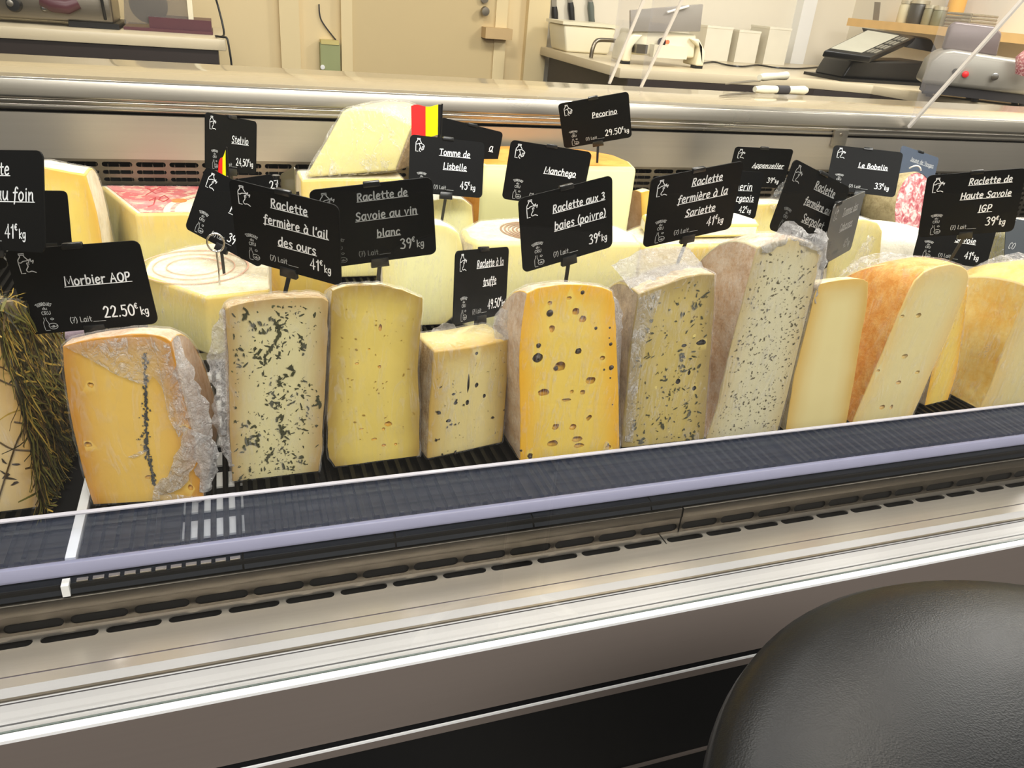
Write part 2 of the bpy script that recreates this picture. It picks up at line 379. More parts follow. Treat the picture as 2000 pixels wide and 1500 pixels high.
# slotted air grilles: real slots cut in the sheet
def slot_sheet(name, o, ex, ey, cells, nx, mat, thick=Vector((0, 0, 0)), parent=None, n=6):
    """sheet of nx cells per row; cells = rows of (y0, y1, slot_y0, slot_y1, pitch, slot_len, offset); ex, ey unit vectors from o"""
    bm = bmesh.new(); o = Vector(o)
    for (y0, y1, s0, s1, pitch, sl, off) in cells:
        r = (s1 - s0) / 2; yc = (s0 + s1) / 2
        for i in range(nx):
            x0 = i * pitch + off; x1 = x0 + pitch; xc = (x0 + x1) / 2; hx = sl / 2 - r
            hole = []; outer = []
            for k in range(2 * n + 2):
                if k <= n: a = -math.pi/2 + math.pi * k / n; q = (xc + hx + r * math.cos(a), yc + r * math.sin(a))
                else: a = math.pi/2 + math.pi * (k - n - 1) / n; q = (xc - hx + r * math.cos(a), yc + r * math.sin(a))
                hole.append(q)
                right = k <= n; kk = k if right else k - n - 1
                t = kk / n
                if right: oq = (x1, y0 + (y1 - y0) * t)
                else: oq = (x0, y1 + (y0 - y1) * t)
                outer.append(oq)
            hv = [bm.verts.new(o + ex * q[0] + ey * q[1]) for q in hole]
            ov = [bm.verts.new(o + ex * q[0] + ey * q[1]) for q in outer]
            m = len(hv)
            for k in range(m):
                bm.faces.new((ov[k], ov[(k+1) % m], hv[(k+1) % m], hv[k]))
    bmesh.ops.remove_doubles(bm, verts=bm.verts[:], dist=1e-5)
    bmesh.ops.recalc_face_normals(bm, faces=bm.faces[:])
    if thick.length:
        ext = bmesh.ops.extrude_face_region(bm, geom=bm.faces[:])
        bmesh.ops.translate(bm, verts=[v for v in ext['geom'] if isinstance(v, bmesh.types.BMVert)], vec=thick)
        bmesh.ops.recalc_face_normals(bm, faces=bm.faces[:])
    return bm_obj(name, bm, mat, parent)
pitch = .0426
JX = .372                                            # joint between two grille lengths
for (x0, nxs) in ((JX - 38 * pitch, 38), (JX + .0015, 73)):
    g = slot_sheet('air_grille', (x0, .4970, .7545), Vector((1, 0, 0)), Vector((0, 0, 1)),
               [(0, .0175, .0028, .0110, pitch, .0385, 0.0)], nxs, M['grille_steel'], Vector((0, .0012, 0)), ctr)
    pt('grille_lip', [(.4960, .7720), (.4966, .7822), (.5010, .7826), (.5010, .7720)], M['grille_steel'], .0006, x0, x0 + nxs * pitch)
    slot_sheet('deck_grille', (x0, .4838, .7545), Vector((1, 0, 0)), Vector((0, 1, 0)),
               [(0, .0132, .0008, .0085, pitch, .0380, -.0195)], nxs, M['deck_steel'], Vector((0, 0, -.0012)), ctr)
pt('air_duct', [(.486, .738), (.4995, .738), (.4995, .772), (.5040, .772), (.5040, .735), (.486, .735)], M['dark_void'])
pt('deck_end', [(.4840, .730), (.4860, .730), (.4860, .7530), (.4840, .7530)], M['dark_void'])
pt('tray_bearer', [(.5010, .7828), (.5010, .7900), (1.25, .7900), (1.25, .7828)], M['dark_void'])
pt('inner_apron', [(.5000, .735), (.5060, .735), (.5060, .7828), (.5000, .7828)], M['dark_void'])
# black price rail in lengths, some with a toothed label strip
segs = [XL, P(134, 1150, .503).x, P(475, 1100, .503).x, P(772, 1060, .503).x, P(1040, 1020, .503).x, P(1270, 985, .503).x, 1.2, 1.9, 2.6, XR]
for i in range(len(segs) - 1):
    pr = pt('price_rail', [(.5005, .7828), (.4990, .7838), (.5035, .7905), (.5095, .7915), (.5110, .7828)], M['navy'], 0, segs[i] + .0008, segs[i+1] - .0008)
    if i == 1:
        bm = bmesh.new(); x = segs[i] + .006
        while x < segs[i+1] - .006:
            add_box(bm, (x, .5028, .7890), (x + .0075, .5060, .7920)); x += .0105
        bm_obj('label_teeth', bm, M['steel'], pr)
xw = P(129, 1150, .5).x
box('rail_end_clip', (xw - .0025, .4975, .7832), (xw + .0025, .5060, .7930), M['alu_bright'], ctr, .0005)
# acrylic riser
ris = pt('acrylic_riser', [(.5130, .7950), (.5130, .8425), (.5165, .8425), (.5165, .7950)], M['acrylic'])
profile('riser_top_edge', [(.5128, .8425), (.5128, .8436), (.5167, .8436), (.5167, .8425)], XL, XR, M['acrylic_top'], ris)
profile('riser_foot', [(.5090, .7920), (.5090, .7945), (.5128, .8012), (.5166, .8012), (.5166, .7920)], XL, XR, M['acrylic_edge'], ris, .0005)
# back of the well
bx0 = P(125, 313, 1.25).x - .0445 * 12
slot_sheet('back_grille', (bx0, 1.25, .795), Vector((1, 0, 0)), Vector((0, 0, 1)),
           [(.0105 * k, .0105 * (k + 1), .0105 * k + .0028, .0105 * k + .0083, .0445, .040, 0) for k in range(12)] + [(.126, .1395, .1285, .1355, .0445, .040, 0)], 84, M['steel_dark'], Vector((0, .0015, 0)), ctr, 4)
pt('back_panel', [(1.25, .9345), (1.25, .995), (1.256, .995), (1.256, .9345)], M['steel_back'])
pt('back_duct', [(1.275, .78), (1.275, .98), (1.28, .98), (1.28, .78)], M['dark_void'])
bm = bmesh.new(); x = XL
while x < XR: add_box(bm, (x, 1.262, .79), (x + .0012, 1.274, .925)); x += .0148
bm_obj('evaporator_fins', bm, M['steel'], ctr)
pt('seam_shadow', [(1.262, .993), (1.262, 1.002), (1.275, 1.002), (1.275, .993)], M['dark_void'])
pt('back_rail', [(1.2535, .9985), (1.2500, 1.0005), (1.2500, 1.0045), (1.2520, 1.0050), (1.2520, 1.0075), (1.2480, 1.0085), (1.2480, 1.0120), (1.2500, 1.0130), (1.2460, 1.0150), (1.2450, 1.0160),
                 (1.2450, 1.0185), (1.2492, 1.0378), (1.2520, 1.0400), (1.29, 1.0400), (1.29, .9985)], M['steel'], .0006)
wt = pt('rear_worktop', [(1.2905, 1.010), (1.2905, 1.0400), (1.515, 1.0400), (1.515, 1.010)], plain('polished_pale_worktop', (196, 182, 152), .10, .35, .6, .02, 4), .001)
pt('rear_cabinet', [(1.30, .0), (1.30, 1.010), (1.50, 1.010), (1.50, .0)], M['steel_dark'])
bk = P(1640, 268, 1.247)
hb = box('hinge_bracket', (bk.x - .016, 1.2445, bk.z - .017), (bk.x + .016, 1.2495, bk.z + .013), M['steel'], ctr, .002)
lathe('screw', [(0, 0), (.003, 0), (.003, .001), (0, .0015)], (bk.x, 1.2445, bk.z + .005), M['steel_dark'], hb, (0, -1, 0), 12)
# front glass, leaning back from the bumper rail
bm = bmesh.new()
gl0 = Vector((0, .4095, .7553)); gv = Vector((0, .0, .60))
add_prism(bm, [(XL, gl0.y, gl0.z), (XL, gl0.y + gv.y, gl0.z + gv.z), (XL, gl0.y + gv.y + .004, gl0.z + gv.z), (XL, gl0.y + .004, gl0.z)], (XR - XL, 0, 0))
fg = bm_obj('front_glass', bm, M['glass'], ctr)
profile('glass_lower_edge', [(.4088, .7546), (.4088, .7556), (.4100, .7556), (.4100, .7546)], XL, XR, M['green_edge'], fg)
# divider panes standing on the rail and worktop, their bevelled front edge catching light
def divider(base, tip, label, back_y, ew, extra=None):
    rt = empty('glass_divider', base, label, 'glass panel', None)
    b = Vector(base) + Vector((0, 0, .0015)); t = b + (Vector(tip) - b) * 1.6
    top = Vector((b.x, back_y, t.z)); bot = Vector((b.x, back_y, b.z))
    bm = bmesh.new(); add_prism(bm, [b, t, top, bot] if abs(back_y - b.y) > .01 else [b, t, top], (.005, 0, 0))
    bm_obj('pane', bm, M['pane'], rt)
    d = (t - b).normalized(); nrm = Vector((0, d.z, -d.y))
    bm = bmesh.new(); add_prism(bm, [b - nrm * .0008, t - nrm * .0008, t + nrm * ew * .8, b + nrm * ew * .8], (.0056, 0, 0))
    for v in bm.verts: v.co.x -= .0003
    bm_obj('bevelled_edge', bm, M['glass_edge'], rt)
b0 = P(1768, 250, 1.2440); divider((b0.x, 1.2370, b0.z), PX(1970, 30, b0.x), 'glass end panel with thick pale slanting edge at the right of the back rail', 1.2375, .006)
for (p, q, lb) in (((1188, 165), (1255, 0), 'thin slanting glass panel edge on the worktop, left one of the close pair'), ((1250, 172), (1330, 0), 'thin slanting glass panel edge on the worktop, right one of the close pair')):
    b0 = PZ(*p, 1.0402); divider(b0, PX(*q, b0.x), lb, b0.y + .004, .003)

# ------------------------------------------------------------------ trays
def tray(x0, x1, y0, y1, label, bars=False):
    rt = empty('display_tray', ((x0 + x1) / 2, y0, .790), label, 'tray', 'black ribbed display trays')
    bm = bmesh.new()
    add_box(bm, (x0, y0, .7902), (x1, y1, .7935))
    for a, b in ((x0, x0 + .004), (x1 - .004, x1)): add_box(bm, (a, y0, .7935), (b, y1, .7995))
    bm_obj('base', bm, M['rib'], rt)
    bm = bmesh.new(); x = x0 + .010
    while x < x1 - .010:
        add_prism(bm, [(x - .0030, y0 + .004, .7935), (x - .0018, y0 + .004, .7990), (x + .0018, y0 + .004, .7990), (x + .0030, y0 + .004, .7935)], (0, y1 - y0 - .008, 0)); x += .0105
    bm_obj('ribs', bm, M['rib'], rt)
    return rt
xs = [-.62, -.385, -.1375]
dv = -.1342
tray(-.40, -.1385, .521, .84, 'black ribbed tray under the hay coated cheese at the far left')
tray(-.1285, -.060, .521, .84, 'narrow black ribbed tray below the cheese with the ash line')
tray(-.012, .245, .521, .84, 'black ribbed tray below the green flecked and truffle cheeses')
tray(.249, .52, .521, .84, 'black ribbed tray below the peppercorn and herb cheeses')
tray(.524, .80, .521, .84, 'black ribbed tray below the tall leaning wedges')
tray(.804, 1.30, .521, .84, 'black ribbed tray below the rightmost front wedges')
for k, (x0, x1) in enumerate(((-.62, -.141), (-.126, .30), (.304, .76), (.764, 1.25), (1.254, 2.2))):
    tray(x0, x1, .862, 1.245, ['black rear tray behind the hay coated cheese', 'black rear tray below the ringed wheel wedge', 'black rear tray below the orange topped half wheel',
         'black rear tray below the washed rind wheel', 'black rear tray below the cut sausage'][k])
sp = box('tray_divider', (dv - .0035, .519, .7902), (dv + .0035, .842, .8010), M['alu_bright'], None, .0006)
tag(sp, 'white divider bar between the two leftmost front trays', 'bar')
st = box('support_bar', (-.62, .8425, .7902), (1.3, .8610, .8015), M['steel'], None, .0015)
tag(st, 'steel cross bar between the front and rear trays', 'bar')
# open rod grate with white shelf showing below, between the two leftmost blocks
gr = empty('rod_grate', (-.036, .521, .790), 'open grate of black rods over white slats beside the ash line cheese', 'grate')
bm = bmesh.new()
for k in range(9):
    y = .535 + k * .034
    add_box(bm, (-.0595, y, .7905), (-.0125, y + .022, .7925))
bm_obj('white_slat', bm, M['white_base'], gr)
for k in range(5):
    x = -.055 + k * .0096
    tube('rod', [(x, .522, .7965), (x, .838, .7965)], .0023, M['rib'], gr, 8)

# ------------------------------------------------------------------ bar stool
sz = .900
s_sc = .2072 / .2762; sx, sy, sr = .45118625 * .75, .06881883 * .75, .2762087877 * .75
stool = empty('bar_stool', (sx, sy, 0), 'round black leather bar stool in front of the counter', 'stool')
prof = [(0, .020), (sr * .3, .0195), (sr * .55, .0175), (sr * .75, .0135), (sr * .88, .0075), (sr * .955, .0015), (sr * .99, -.006), (sr, -.014), (sr * .995, -.022), (sr * .975, -.030), (sr * .95, -.034), (0, -.034)]
lathe('seat_cushion', prof, (sx, sy, sz + .010), M['leather'], stool, (0, 0, 1), 96, None, 60)
lathe('seat_ring', [(0, -.058), (sr * .93, -.058), (sr * .985, -.050), (sr * .985, -.036), (sr * .93, -.034), (0, -.034)], (sx, sy, sz + .008), M['black'], stool, (0, 0, 1), 64)
lathe('column', [(0, .02), (.028, .02), (.028, .82), (.06, .835), (.06, .85), (0, .85)], (sx, sy, 0), M['steel'], stool, (0, 0, 1), 32)
lathe('base', [(0, 0), (.19, 0), (.195, .006), (.16, .018), (.04, .03), (0, .03)], (sx, sy, 0), M['steel'], stool, (0, 0, 1), 48)
bm = bmesh.new()
add_tube(bm, [(sx + .15 * math.cos(a), sy + .15 * math.sin(a), .30) for a in [2 * math.pi * k / 32 for k in range(33)]], .009, 8)
add_tube(bm, [(sx - .15, sy, .30), (sx + .15, sy, .30)], .008, 8)
bm_obj('foot_ring', bm, M['steel'], stool, 50)

# ------------------------------------------------------------------ cheese builders
ZT = .7992                       # top of the tray ribs
def resample(pts, n):
    pts = [Vector(p) for p in pts]; d = [0]
    for i in range(1, len(pts)): d.append(d[-1] + (pts[i] - pts[i-1]).length)
    out = []
    for k in range(n + 1):
        s = d[-1] * k / n; i = 0
        while i < len(pts) - 2 and d[i+1] < s: i += 1
        t = 0 if d[i+1] == d[i] else (s - d[i]) / (d[i+1] - d[i]); out.append(pts[i].lerp(pts[i+1], t))
    return out
class Face:
    """the upright cut face of a block: a patch with left, right and top edges given as pixel polylines"""
    def __init__(s, left, right, top, z=ZT, Y=None, lean=0.0):
        if Y is None:
            a = PZ(*left[0], z); b = PZ(*right[0], z)
        else:
            a = P(*left[0], Y); b = P(*right[0], Y); a.z = b.z = z
        ex = (b - a); ex.z = 0; ex.normalize()
        s.back = Vector((-ex.y, ex.x, 0))
        s.nrm = (-s.back * math.cos(lean) + Vector((0, 0, math.sin(lean))))
        def up(p):
            d = ray(*p); c = Vector((0, 0, CAMZ)); t = (a - c).dot(s.nrm) / d.dot(s.nrm); return c + d * t
        s.up = up
        if Y is None: L = [up(p) for p in left]; R = [up(p) for p in right]
        else:
            L = [up(p) for p in left[1:]]; R = [up(p) for p in right[1:]]
            L.insert(0, Vector((L[0].x, L[0].y, z))); R.insert(0, Vector((R[0].x, R[0].y, z)))
        s.L = resample(L, 14); s.R = resample(R, 14); s.T = resample([s.L[-1]] + [up(p) for p in top] + [s.R[-1]], 16)
    def at(s, u, r):
        def g(A, t):
            n = len(A) - 1; x = max(0, min(.9999, t)) * n; i = int(x); return A[i].lerp(A[i+1], x - i)
        return g(s.L, r).lerp(g(s.R, r), u) + (g(s.T, u) - s.L[-1].lerp(s.R[-1], u)) * (r ** 3)
    def px(s, x, y, off=.0006): return s.up((x, y)) + s.nrm * off
def grid(bm, f, nu, nv, mi):
    vs = [[bm.verts.new(f(i / nu, j / nv)) for j in range(nv + 1)] for i in range(nu + 1)]
    for i in range(nu):
        for j in range(nv):
            bm.faces.new((vs[i][j], vs[i+1][j], vs[i+1][j+1], vs[i][j+1])).material_index = mi
def cheese(name, label, cat, F, depth, n, pmat, rmat, group=None, back=None, bev=.0035, rough=.0010, holes=None, hmat=None, wrap=None, rind_sides=(1, 1), wrap_infl=.0011, taper=0.0, dz=0.0, top_paste=False):
    """a piece cut from a wheel standing on its edge: cut face in front, cut base below, rind on both flanks and round the back"""
    D = (Vector(back) if back else F.back).normalized() * depth; D.z += dz
    bm = bmesh.new(); NT_, NU, NR = 14, 16, 14
    def p(u, r, th):
        c = abs(math.cos(th)) ** (2 / n); s = abs(math.sin(th)) ** (2 / n); B = F.at(u, 0)
        q = B + (F.at(u, r) - B) * c + D * (s * r)
        if taper: q.x += (F.at(.5, 0).x - B.x) * taper * s * r
        return q
    H = math.pi / 2
    grid(bm, lambda u, r: p(u, r, 0), NU, NR, 0)
    grid(bm, lambda u, r: p(u, r, H), NU, NR, 0)
    grid(bm, lambda t, r: p(0, r, H * t), NT_, NR, 1 if rind_sides[0] else 0)
    grid(bm, lambda t, r: p(1, r, H * t), NT_, NR, 1 if rind_sides[1] else 0)
    grid(bm, lambda u, t: p(u, 1, H * t), NU, NT_, 1)
    bmesh.ops.remove_doubles(bm, verts=bm.verts[:], dist=1e-5)
    if top_paste:
        bm.normal_update()
        for f in bm.faces:
            if abs(f.normal.z) > .75: f.material_index = 0
    dead = [f for f in bm.faces if f.calc_area() < 1e-10]
    if dead: bmesh.ops.delete(bm, geom=dead, context='FACES')
    bmesh.ops.recalc_face_normals(bm, faces=bm.faces[:])
    es = [e for e in bm.edges if len(e.link_faces) == 2 and e.calc_face_angle(0) > .6]
    if es and bev: bmesh.ops.bevel(bm, geom=es, offset=bev, segments=3, affect='EDGES', profile=.5, clamp_overlap=True)
    bmesh.ops.remove_doubles(bm, verts=bm.verts[:], dist=1e-5)
    # rim attribute: 1 next to rind
    bm.normal_update(); lay = bm.verts.layers.float.new('rim')
    c0 = F.at(0, 0); ux = F.at(1, .4) - F.at(0, .4); W = ux.length
    seed = rnd.uniform(0, 90)
    for v in bm.verts:
        rd = any(f.material_index == 1 for f in v.link_faces)
        # closeness to the face outline
        best = 9
        for t in [k / 24 for k in range(25)]:
            best = min(best, (v.co - F.at(0, t)).length, (v.co - F.at(1, t)).length)
        for t in [k / 12 for k in range(13)]: best = min(best, (v.co - F.at(t, 1)).length)
        v[lay] = 1.0 if rd else max(0, 1 - best / (W * .42))
    for v in bm.verts:
        if any(f.material_index == 1 for f in v.link_faces):
            v.co += v.normal * (noise.noise(v.co * 55 + Vector((seed, 0, 0))) + .5 * noise.noise(v.co * 160 + Vector((0, seed, 0)))) * rough
        else: v.co += v.normal * noise.noise(v.co * 30 + Vector((seed, 0, 0))) * rough * .4
    lo = min(v.co.z for v in bm.verts)
    for v in bm.verts:
        if v.co.z < ZT + .0002 and lo < ZT + .002 and F.at(0, 0).z < ZT + .01: v.co.z = ZT + .0002
    root = empty(name, F.at(.5, 0), label, cat, group)
    shell = None
    if wrap:
        shell = bm.copy()
        bmesh.ops.delete(shell, geom=[f for f in shell.faces if f.normal.z < -.7], context='FACES')
        bmesh.ops.subdivide_edges(shell, edges=shell.edges[:], cuts=1, use_grid_fill=True)
        shell.normal_update()
        for v in shell.verts:
            q = Vector((v.co.x * 60, v.co.y * 60, v.co.z * 60))
            v.co += v.normal * (wrap_infl + .0011 * abs(noise.noise(q + Vector((seed, 3, 1)))) + .0007 * abs(noise.noise(q * 2.6)))
    if holes:
        me = bpy.data.meshes.new('tmp'); bm.to_mesh(me); bm.free(); me.materials.append(pmat); me.materials.append(rmat); me.materials.append(hmat or pmat)
        o1 = bpy.data.objects.new('tmp', me); COL.objects.link(o1)
        hb = bmesh.new()
        for (x, y, rad, sx_, sz_, dp) in holes:
            c = F.px(x, y, 0) - F.nrm * (rad * dp)
            b2 = bmesh.new(); bmesh.ops.create_icosphere(b2, subdivisions=3, radius=rad)
            sd = rnd.uniform(0, 50)
            for v in b2.verts:
                v.co *= 1 + .22 * noise.noise(v.co / rad * 1.3 + Vector((sd, 0, 0)))
                v.co = Vector((v.co.x * sx_, v.co.y, v.co.z * sz_)) + c
            m2 = bpy.data.meshes.new('t2'); b2.to_mesh(m2); b2.free(); hb.from_mesh(m2); bpy.data.meshes.remove(m2)
        for f in hb.faces: f.material_index = 0
        mh = bpy.data.meshes.new('tmph'); hb.to_mesh(mh); hb.free(); mh.materials.append(hmat or pmat)
        o2 = bpy.data.objects.new('tmph', mh); COL.objects.link(o2)
        md = o1.modifiers.new('b', 'BOOLEAN'); md.object = o2; md.operation = 'DIFFERENCE'; md.solver = 'EXACT'; md.use_self = True
        try: md.material_mode = 'TRANSFER'
        except Exception: pass
        dg = bpy.context.evaluated_depsgraph_get(); ev = o1.evaluated_get(dg); me2 = bpy.data.meshes.new_from_object(ev)
        bm = bmesh.new(); bm.from_mesh(me2)
        for x in (o1, o2): bpy.data.objects.remove(x)
    pb = bm.copy(); rb = bm; 
    bmesh.ops.delete(pb, geom=[f for f in pb.faces if f.material_index == 1], context='FACES')
    for f in pb.faces: f.material_index = 0 if f.material_index == 0 else 1
    bmesh.ops.delete(rb, geom=[f for f in rb.faces if f.material_index != 1], context='FACES')
    for f in rb.faces: f.material_index = 0
    body = bm_obj('paste', pb, [pmat, hmat or pmat], root, 50)
    rn = bm_obj('rind', rb, rmat, root, 50)
    if shell:
        for f in shell.faces: f.material_index = 0
        bm_obj('cling_film', shell, wrap, root, 60)
    return root, body
def flecks(name, F, spots, mat, parent, lift=.0005, irr=.45, group=None):
    """small flat inclusions lying in the cut face: (x, y, radius m, stretch, angle)"""
    bm = bmesh.new(); ex = F.back.cross(Vector((0, 0, 1))); ex.normalize()
    ez = F.nrm.cross(ex); ez = -ez if ez.z < 0 else ez
    for (q, rad, st, an) in spots:
        c = q; k = 8; ring = []
        for i in range(k):
            a = 2 * math.pi * i / k; r = rad * (1 + rnd.uniform(-irr, irr))
            X_, Z_ = r * math.cos(a) * st, r * math.sin(a) / max(1, st ** .5)
            ring.append(bm.verts.new(c + ex * (X_ * math.cos(an) - Z_ * math.sin(an)) + ez * (X_ * math.sin(an) + Z_ * math.cos(an)) + F.nrm * lift))
        m = bm.verts.new(c + F.nrm * (lift + rad * .10))
        for i in range(k): bm.faces.new((ring[i], ring[(i+1) % k], m))
    bmesh.ops.recalc_face_normals(bm, faces=bm.faces[:])
    for f in bm.faces:
        if f.normal.dot(F.nrm) < 0: f.normal_flip()
    return bm_obj(name, bm, mat, parent)
def scatter(F, n, dens=None, r=(.0006, .002), st=(1, 2.5), off=.0, um=(.05, .95), rm=(.03, .97), power=2.0):
    out = []; tries = 0
    while len(out) < n and tries < n * 40:
        tries += 1; u = rnd.uniform(*um); v = rnd.uniform(*rm)
        if dens and rnd.random() > dens(u, v): continue
        rad = r[0] + (r[1] - r[0]) * rnd.random() ** power
        out.append((F.at(u, v), rad, rnd.uniform(*st), rnd.uniform(0, math.pi)))
    return out
def crumple(name, path, widths, mat, parent, amp=.006, seed=0, m=14, dirn=None):
    """a loose gathered fold of film along path (3D points)"""
    bm = bmesh.new(); pts = smooth_path(path, 7); nn = len(pts)
    rows = []
    for i, p in enumerate(pts):
        t = i / (nn - 1); x = t * (len(widths) - 1); k = min(int(x), len(widths) - 2); w = widths[k] + (widths[k+1] - widths[k]) * (x - k)
        tg = (pts[min(i+1, nn-1)] - pts[max(i-1, 0)]).normalized(); sd = tg.cross(dirn or Vector((0, -1, .2))).normalized()
        nr = sd.cross(tg).normalized(); row = []
        for j in range(m + 1):
            s = j / m - .5; q = p + sd * (w * s)
            a = noise.noise(q * 95 + Vector((seed, 0, 0))) + .7 * noise.noise(q * 240 + Vector((0, seed, 0)))
            q = q + nr * ((abs(a) * 1.1 - .3) * amp * .8 + amp * .45 * math.cos(s * math.pi)) + sd * (noise.noise(q * 130 + Vector((0, 0, seed))) * amp * .7)
            row.append(bm.verts.new(q))
        rows.append(row)
    for i in range(nn - 1):
        for j in range(m): bm.faces.new((rows[i][j], rows[i+1][j], rows[i+1][j+1], rows[i][j+1]))
    bmesh.ops.recalc_face_normals(bm, faces=bm.faces[:])
    return bm_obj(name, bm, mat, parent, 25)
def patch(name, F, poly, mat, parent, lift=.0022, amp=.0016, seed=0, step=.004):
    """a wrinkled flap of film lying on the cut face inside the pixel polygon"""
    pts = [F.px(x, y, lift) for x, y in poly]; bm = bmesh.new(); f = bm.faces.new([bm.verts.new(p) for p in pts])
    bmesh.ops.triangulate(bm, faces=[f])
    for _ in range(9):
        es = [e for e in bm.edges if e.calc_length() > step]
        if not es: break
        bmesh.ops.subdivide_edges(bm, edges=es, cuts=1); bmesh.ops.triangulate(bm, faces=bm.faces[:])
    for v in bm.verts: v.co += F.nrm * (amp * abs(noise.noise(v.co * 150 + Vector((seed, 0, 0))) + .6 * noise.noise(v.co * 380)))
    bmesh.ops.recalc_face_normals(bm, faces=bm.faces[:])
    for f in bm.faces:
        if f.normal.dot(F.nrm) < 0: f.normal_flip()
    return bm_obj(name, bm, mat, parent, 60)

# ------------------------------------------------------------------ front row of cheeses
M['p_hay'] = paste('beige_hay_cheese_paste', (214, 190, 140), (190, 150, 80))
M['p_ash'] = paste('golden_cheese_paste', (230, 190, 94), (190, 128, 36), .04, rim_w=.9)
M['p_green'] = paste('pale_herb_cheese_paste', (216, 206, 156), (168, 136, 82), .07, [((70, 74, 40), 260, .36, .10), ((150, 140, 90), 420, .3, .12)])
M['p_plain'] = paste('buttery_cheese_paste', (226, 202, 106), (158, 128, 58), .05, [((176, 146, 60), 330, .28, .05)])
M['p_truf'] = paste('ivory_truffle_cheese_paste', (218, 200, 136), (186, 150, 70), .05, [((168, 146, 84), 380, .3, .05)])
M['p_pep'] = paste('bright_yellow_cheese_paste', (238, 206, 96), (234, 174, 36), .03, [((200, 160, 56), 300, .25, .03)])
M['p_sav'] = paste('mottled_olive_cheese_paste', (200, 178, 104), (150, 128, 78), .10, [((120, 100, 52), 300, .40, .13), ((226, 206, 120), 160, .3, .08)])
M['p_thy'] = paste('greyish_white_herb_cheese_paste', (212, 204, 168), (190, 170, 122), .06, [((150, 138, 104), 420, .35, .12), ((80, 72, 50), 560, .34, .07)])
M['p_pale'] = paste('smooth_pale_cheese_paste', (226, 210, 152), (204, 160, 72), .025, rim_w=.75)
M['p_haute'] = paste('ivory_cheese_paste', (224, 208, 150), (224, 176, 80), .02, rim_w=.45)
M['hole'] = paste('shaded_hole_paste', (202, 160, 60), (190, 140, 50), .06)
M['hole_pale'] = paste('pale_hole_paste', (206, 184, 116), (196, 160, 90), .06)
M['r_brown'] = rind('crusty_brown_rind', (96, 70, 42), (176, 146, 100), 90, .8, .7, (206, 186, 150))
M['r_grey'] = rind('mottled_grey_beige_rind', (120, 104, 86), (196, 178, 148), 70, .75, .5)
M['r_pink'] = rind('pinkish_tan_rind', (146, 106, 78), (206, 172, 138), 70, .6, .35, (226, 206, 184))
M['r_orange'] = rind('orange_washed_rind', (186, 110, 36), (214, 146, 60), 80, .55, .35, (226, 176, 100))
M['r_cream'] = rind('creamy_floury_rind', (176, 150, 96), (226, 214, 180), 120, .8, .6)
M['r_yellow'] = rind('waxy_yellow_rind', (226, 150, 20), (240, 176, 40), 30, .4, .15)
M['r_hay'] = rind('hay_brown_rind', (66, 58, 30), (126, 106, 60), 60, .8, .6)
M['herb'] = plain('dark_green_herb', (62, 62, 38), .6, 0, .25, .35, 260)
M['ash'] = plain('charcoal_ash', (62, 62, 56), .7, 0, .2, .3, 300)
M['pepper'] = plain('black_peppercorn', (50, 38, 24), .5, 0, .4, .3, 300)
M['truffle'] = plain('black_truffle', (34, 26, 16), .5, 0, .4, .2, 300)
M['pit'] = plain('ochre_pit', (158, 126, 50), .6, 0, .3, .15, 200)
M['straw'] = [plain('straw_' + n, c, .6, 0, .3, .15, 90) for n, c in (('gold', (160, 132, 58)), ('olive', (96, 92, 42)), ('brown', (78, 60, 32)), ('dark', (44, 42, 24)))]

# 1 hay coated wheel piece at the left edge
F1 = Face([(-165, 1022), (-170, 900), (-165, 640)], [(78, 990), (74, 955), (58, 875), (42, 809), (26, 750), (2, 690), (-12, 600)], [(-80, 585)])
hay, _ = cheese('hay_cheese', 'hay coated cheese piece at the far left with beige cut face', 'cheese', F1, .15, 1.7, M['p_hay'], M['r_hay'], None, (.13, 1, 0), wrap=M['film_soft'])
sp1 = [(F1.px(x, y), .0016, 2.2, a) for x, y, a in ((8, 900, -1.2), (9, 923, -.9), (20, 933, -.4), (30, 942, .4), (33, 905, 0), (12, 928, .6))]
flecks('crack_speck', F1, sp1, M['pepper'], hay)
hb = bmesh.new()
def hay_blade(bm, p, d, nrm, ln, w, mi):
    pts = []; q = Vector(p); d = Vector(d).normalized()
    for k in range(5):
        pts.append(q + nrm * (.0012 + .002 * abs(noise.noise(q * 90)))); q = q + d * ln / 4
        d = (d + Vector((rnd.uniform(-.18, .18), rnd.uniform(-.18, .18), rnd.uniform(-.18, .18)))).normalized()
    sdv = d.cross(nrm).normalized() * w; prev = None
    for k, q in enumerate(pts):
        ww = sdv * (1 - .7 * abs(k / 4 - .4))
        a, b = bm.verts.new(q - ww), bm.verts.new(q + ww)
        if prev: bm.faces.new((prev[0], a, b, prev[1])).material_index = mi
        prev = (a, b)
Dh = Vector((.13, 1, 0)).normalized() * .15
for k in range(2000):
    u = 1.0 if k % 4 else rnd.uniform(.55, 1); t = rnd.uniform(.0, 1) ** 1.25 * math.pi / 2
    c = abs(math.cos(t)) ** (2 / 1.7); s = abs(math.sin(t)) ** (2 / 1.7); r = rnd.uniform(.05, 1.0) if u == 1.0 else 1.0
    B = F1.at(u, 0); p = B + (F1.at(u, r) - B) * c + Dh * (s * r)
    nrm = Vector((1, -.1, .15)).normalized() if u == 1.0 else Vector((0, s, c)).normalized()
    d = Vector((rnd.uniform(-.1, .1), rnd.gauss(.15, .55), rnd.gauss(-.75, .45)))
    d = d - nrm * d.dot(nrm) * .85
    zr = (p.z - ZT) / .16
    hay_blade(hb, p, d, nrm, rnd.uniform(.012, .040), rnd.uniform(.0005, .0013), rnd.choices((0, 1, 2, 3), (.6 + 2.4 * zr, 3, 2.2, 3.2 - 1.5 * zr))[0])
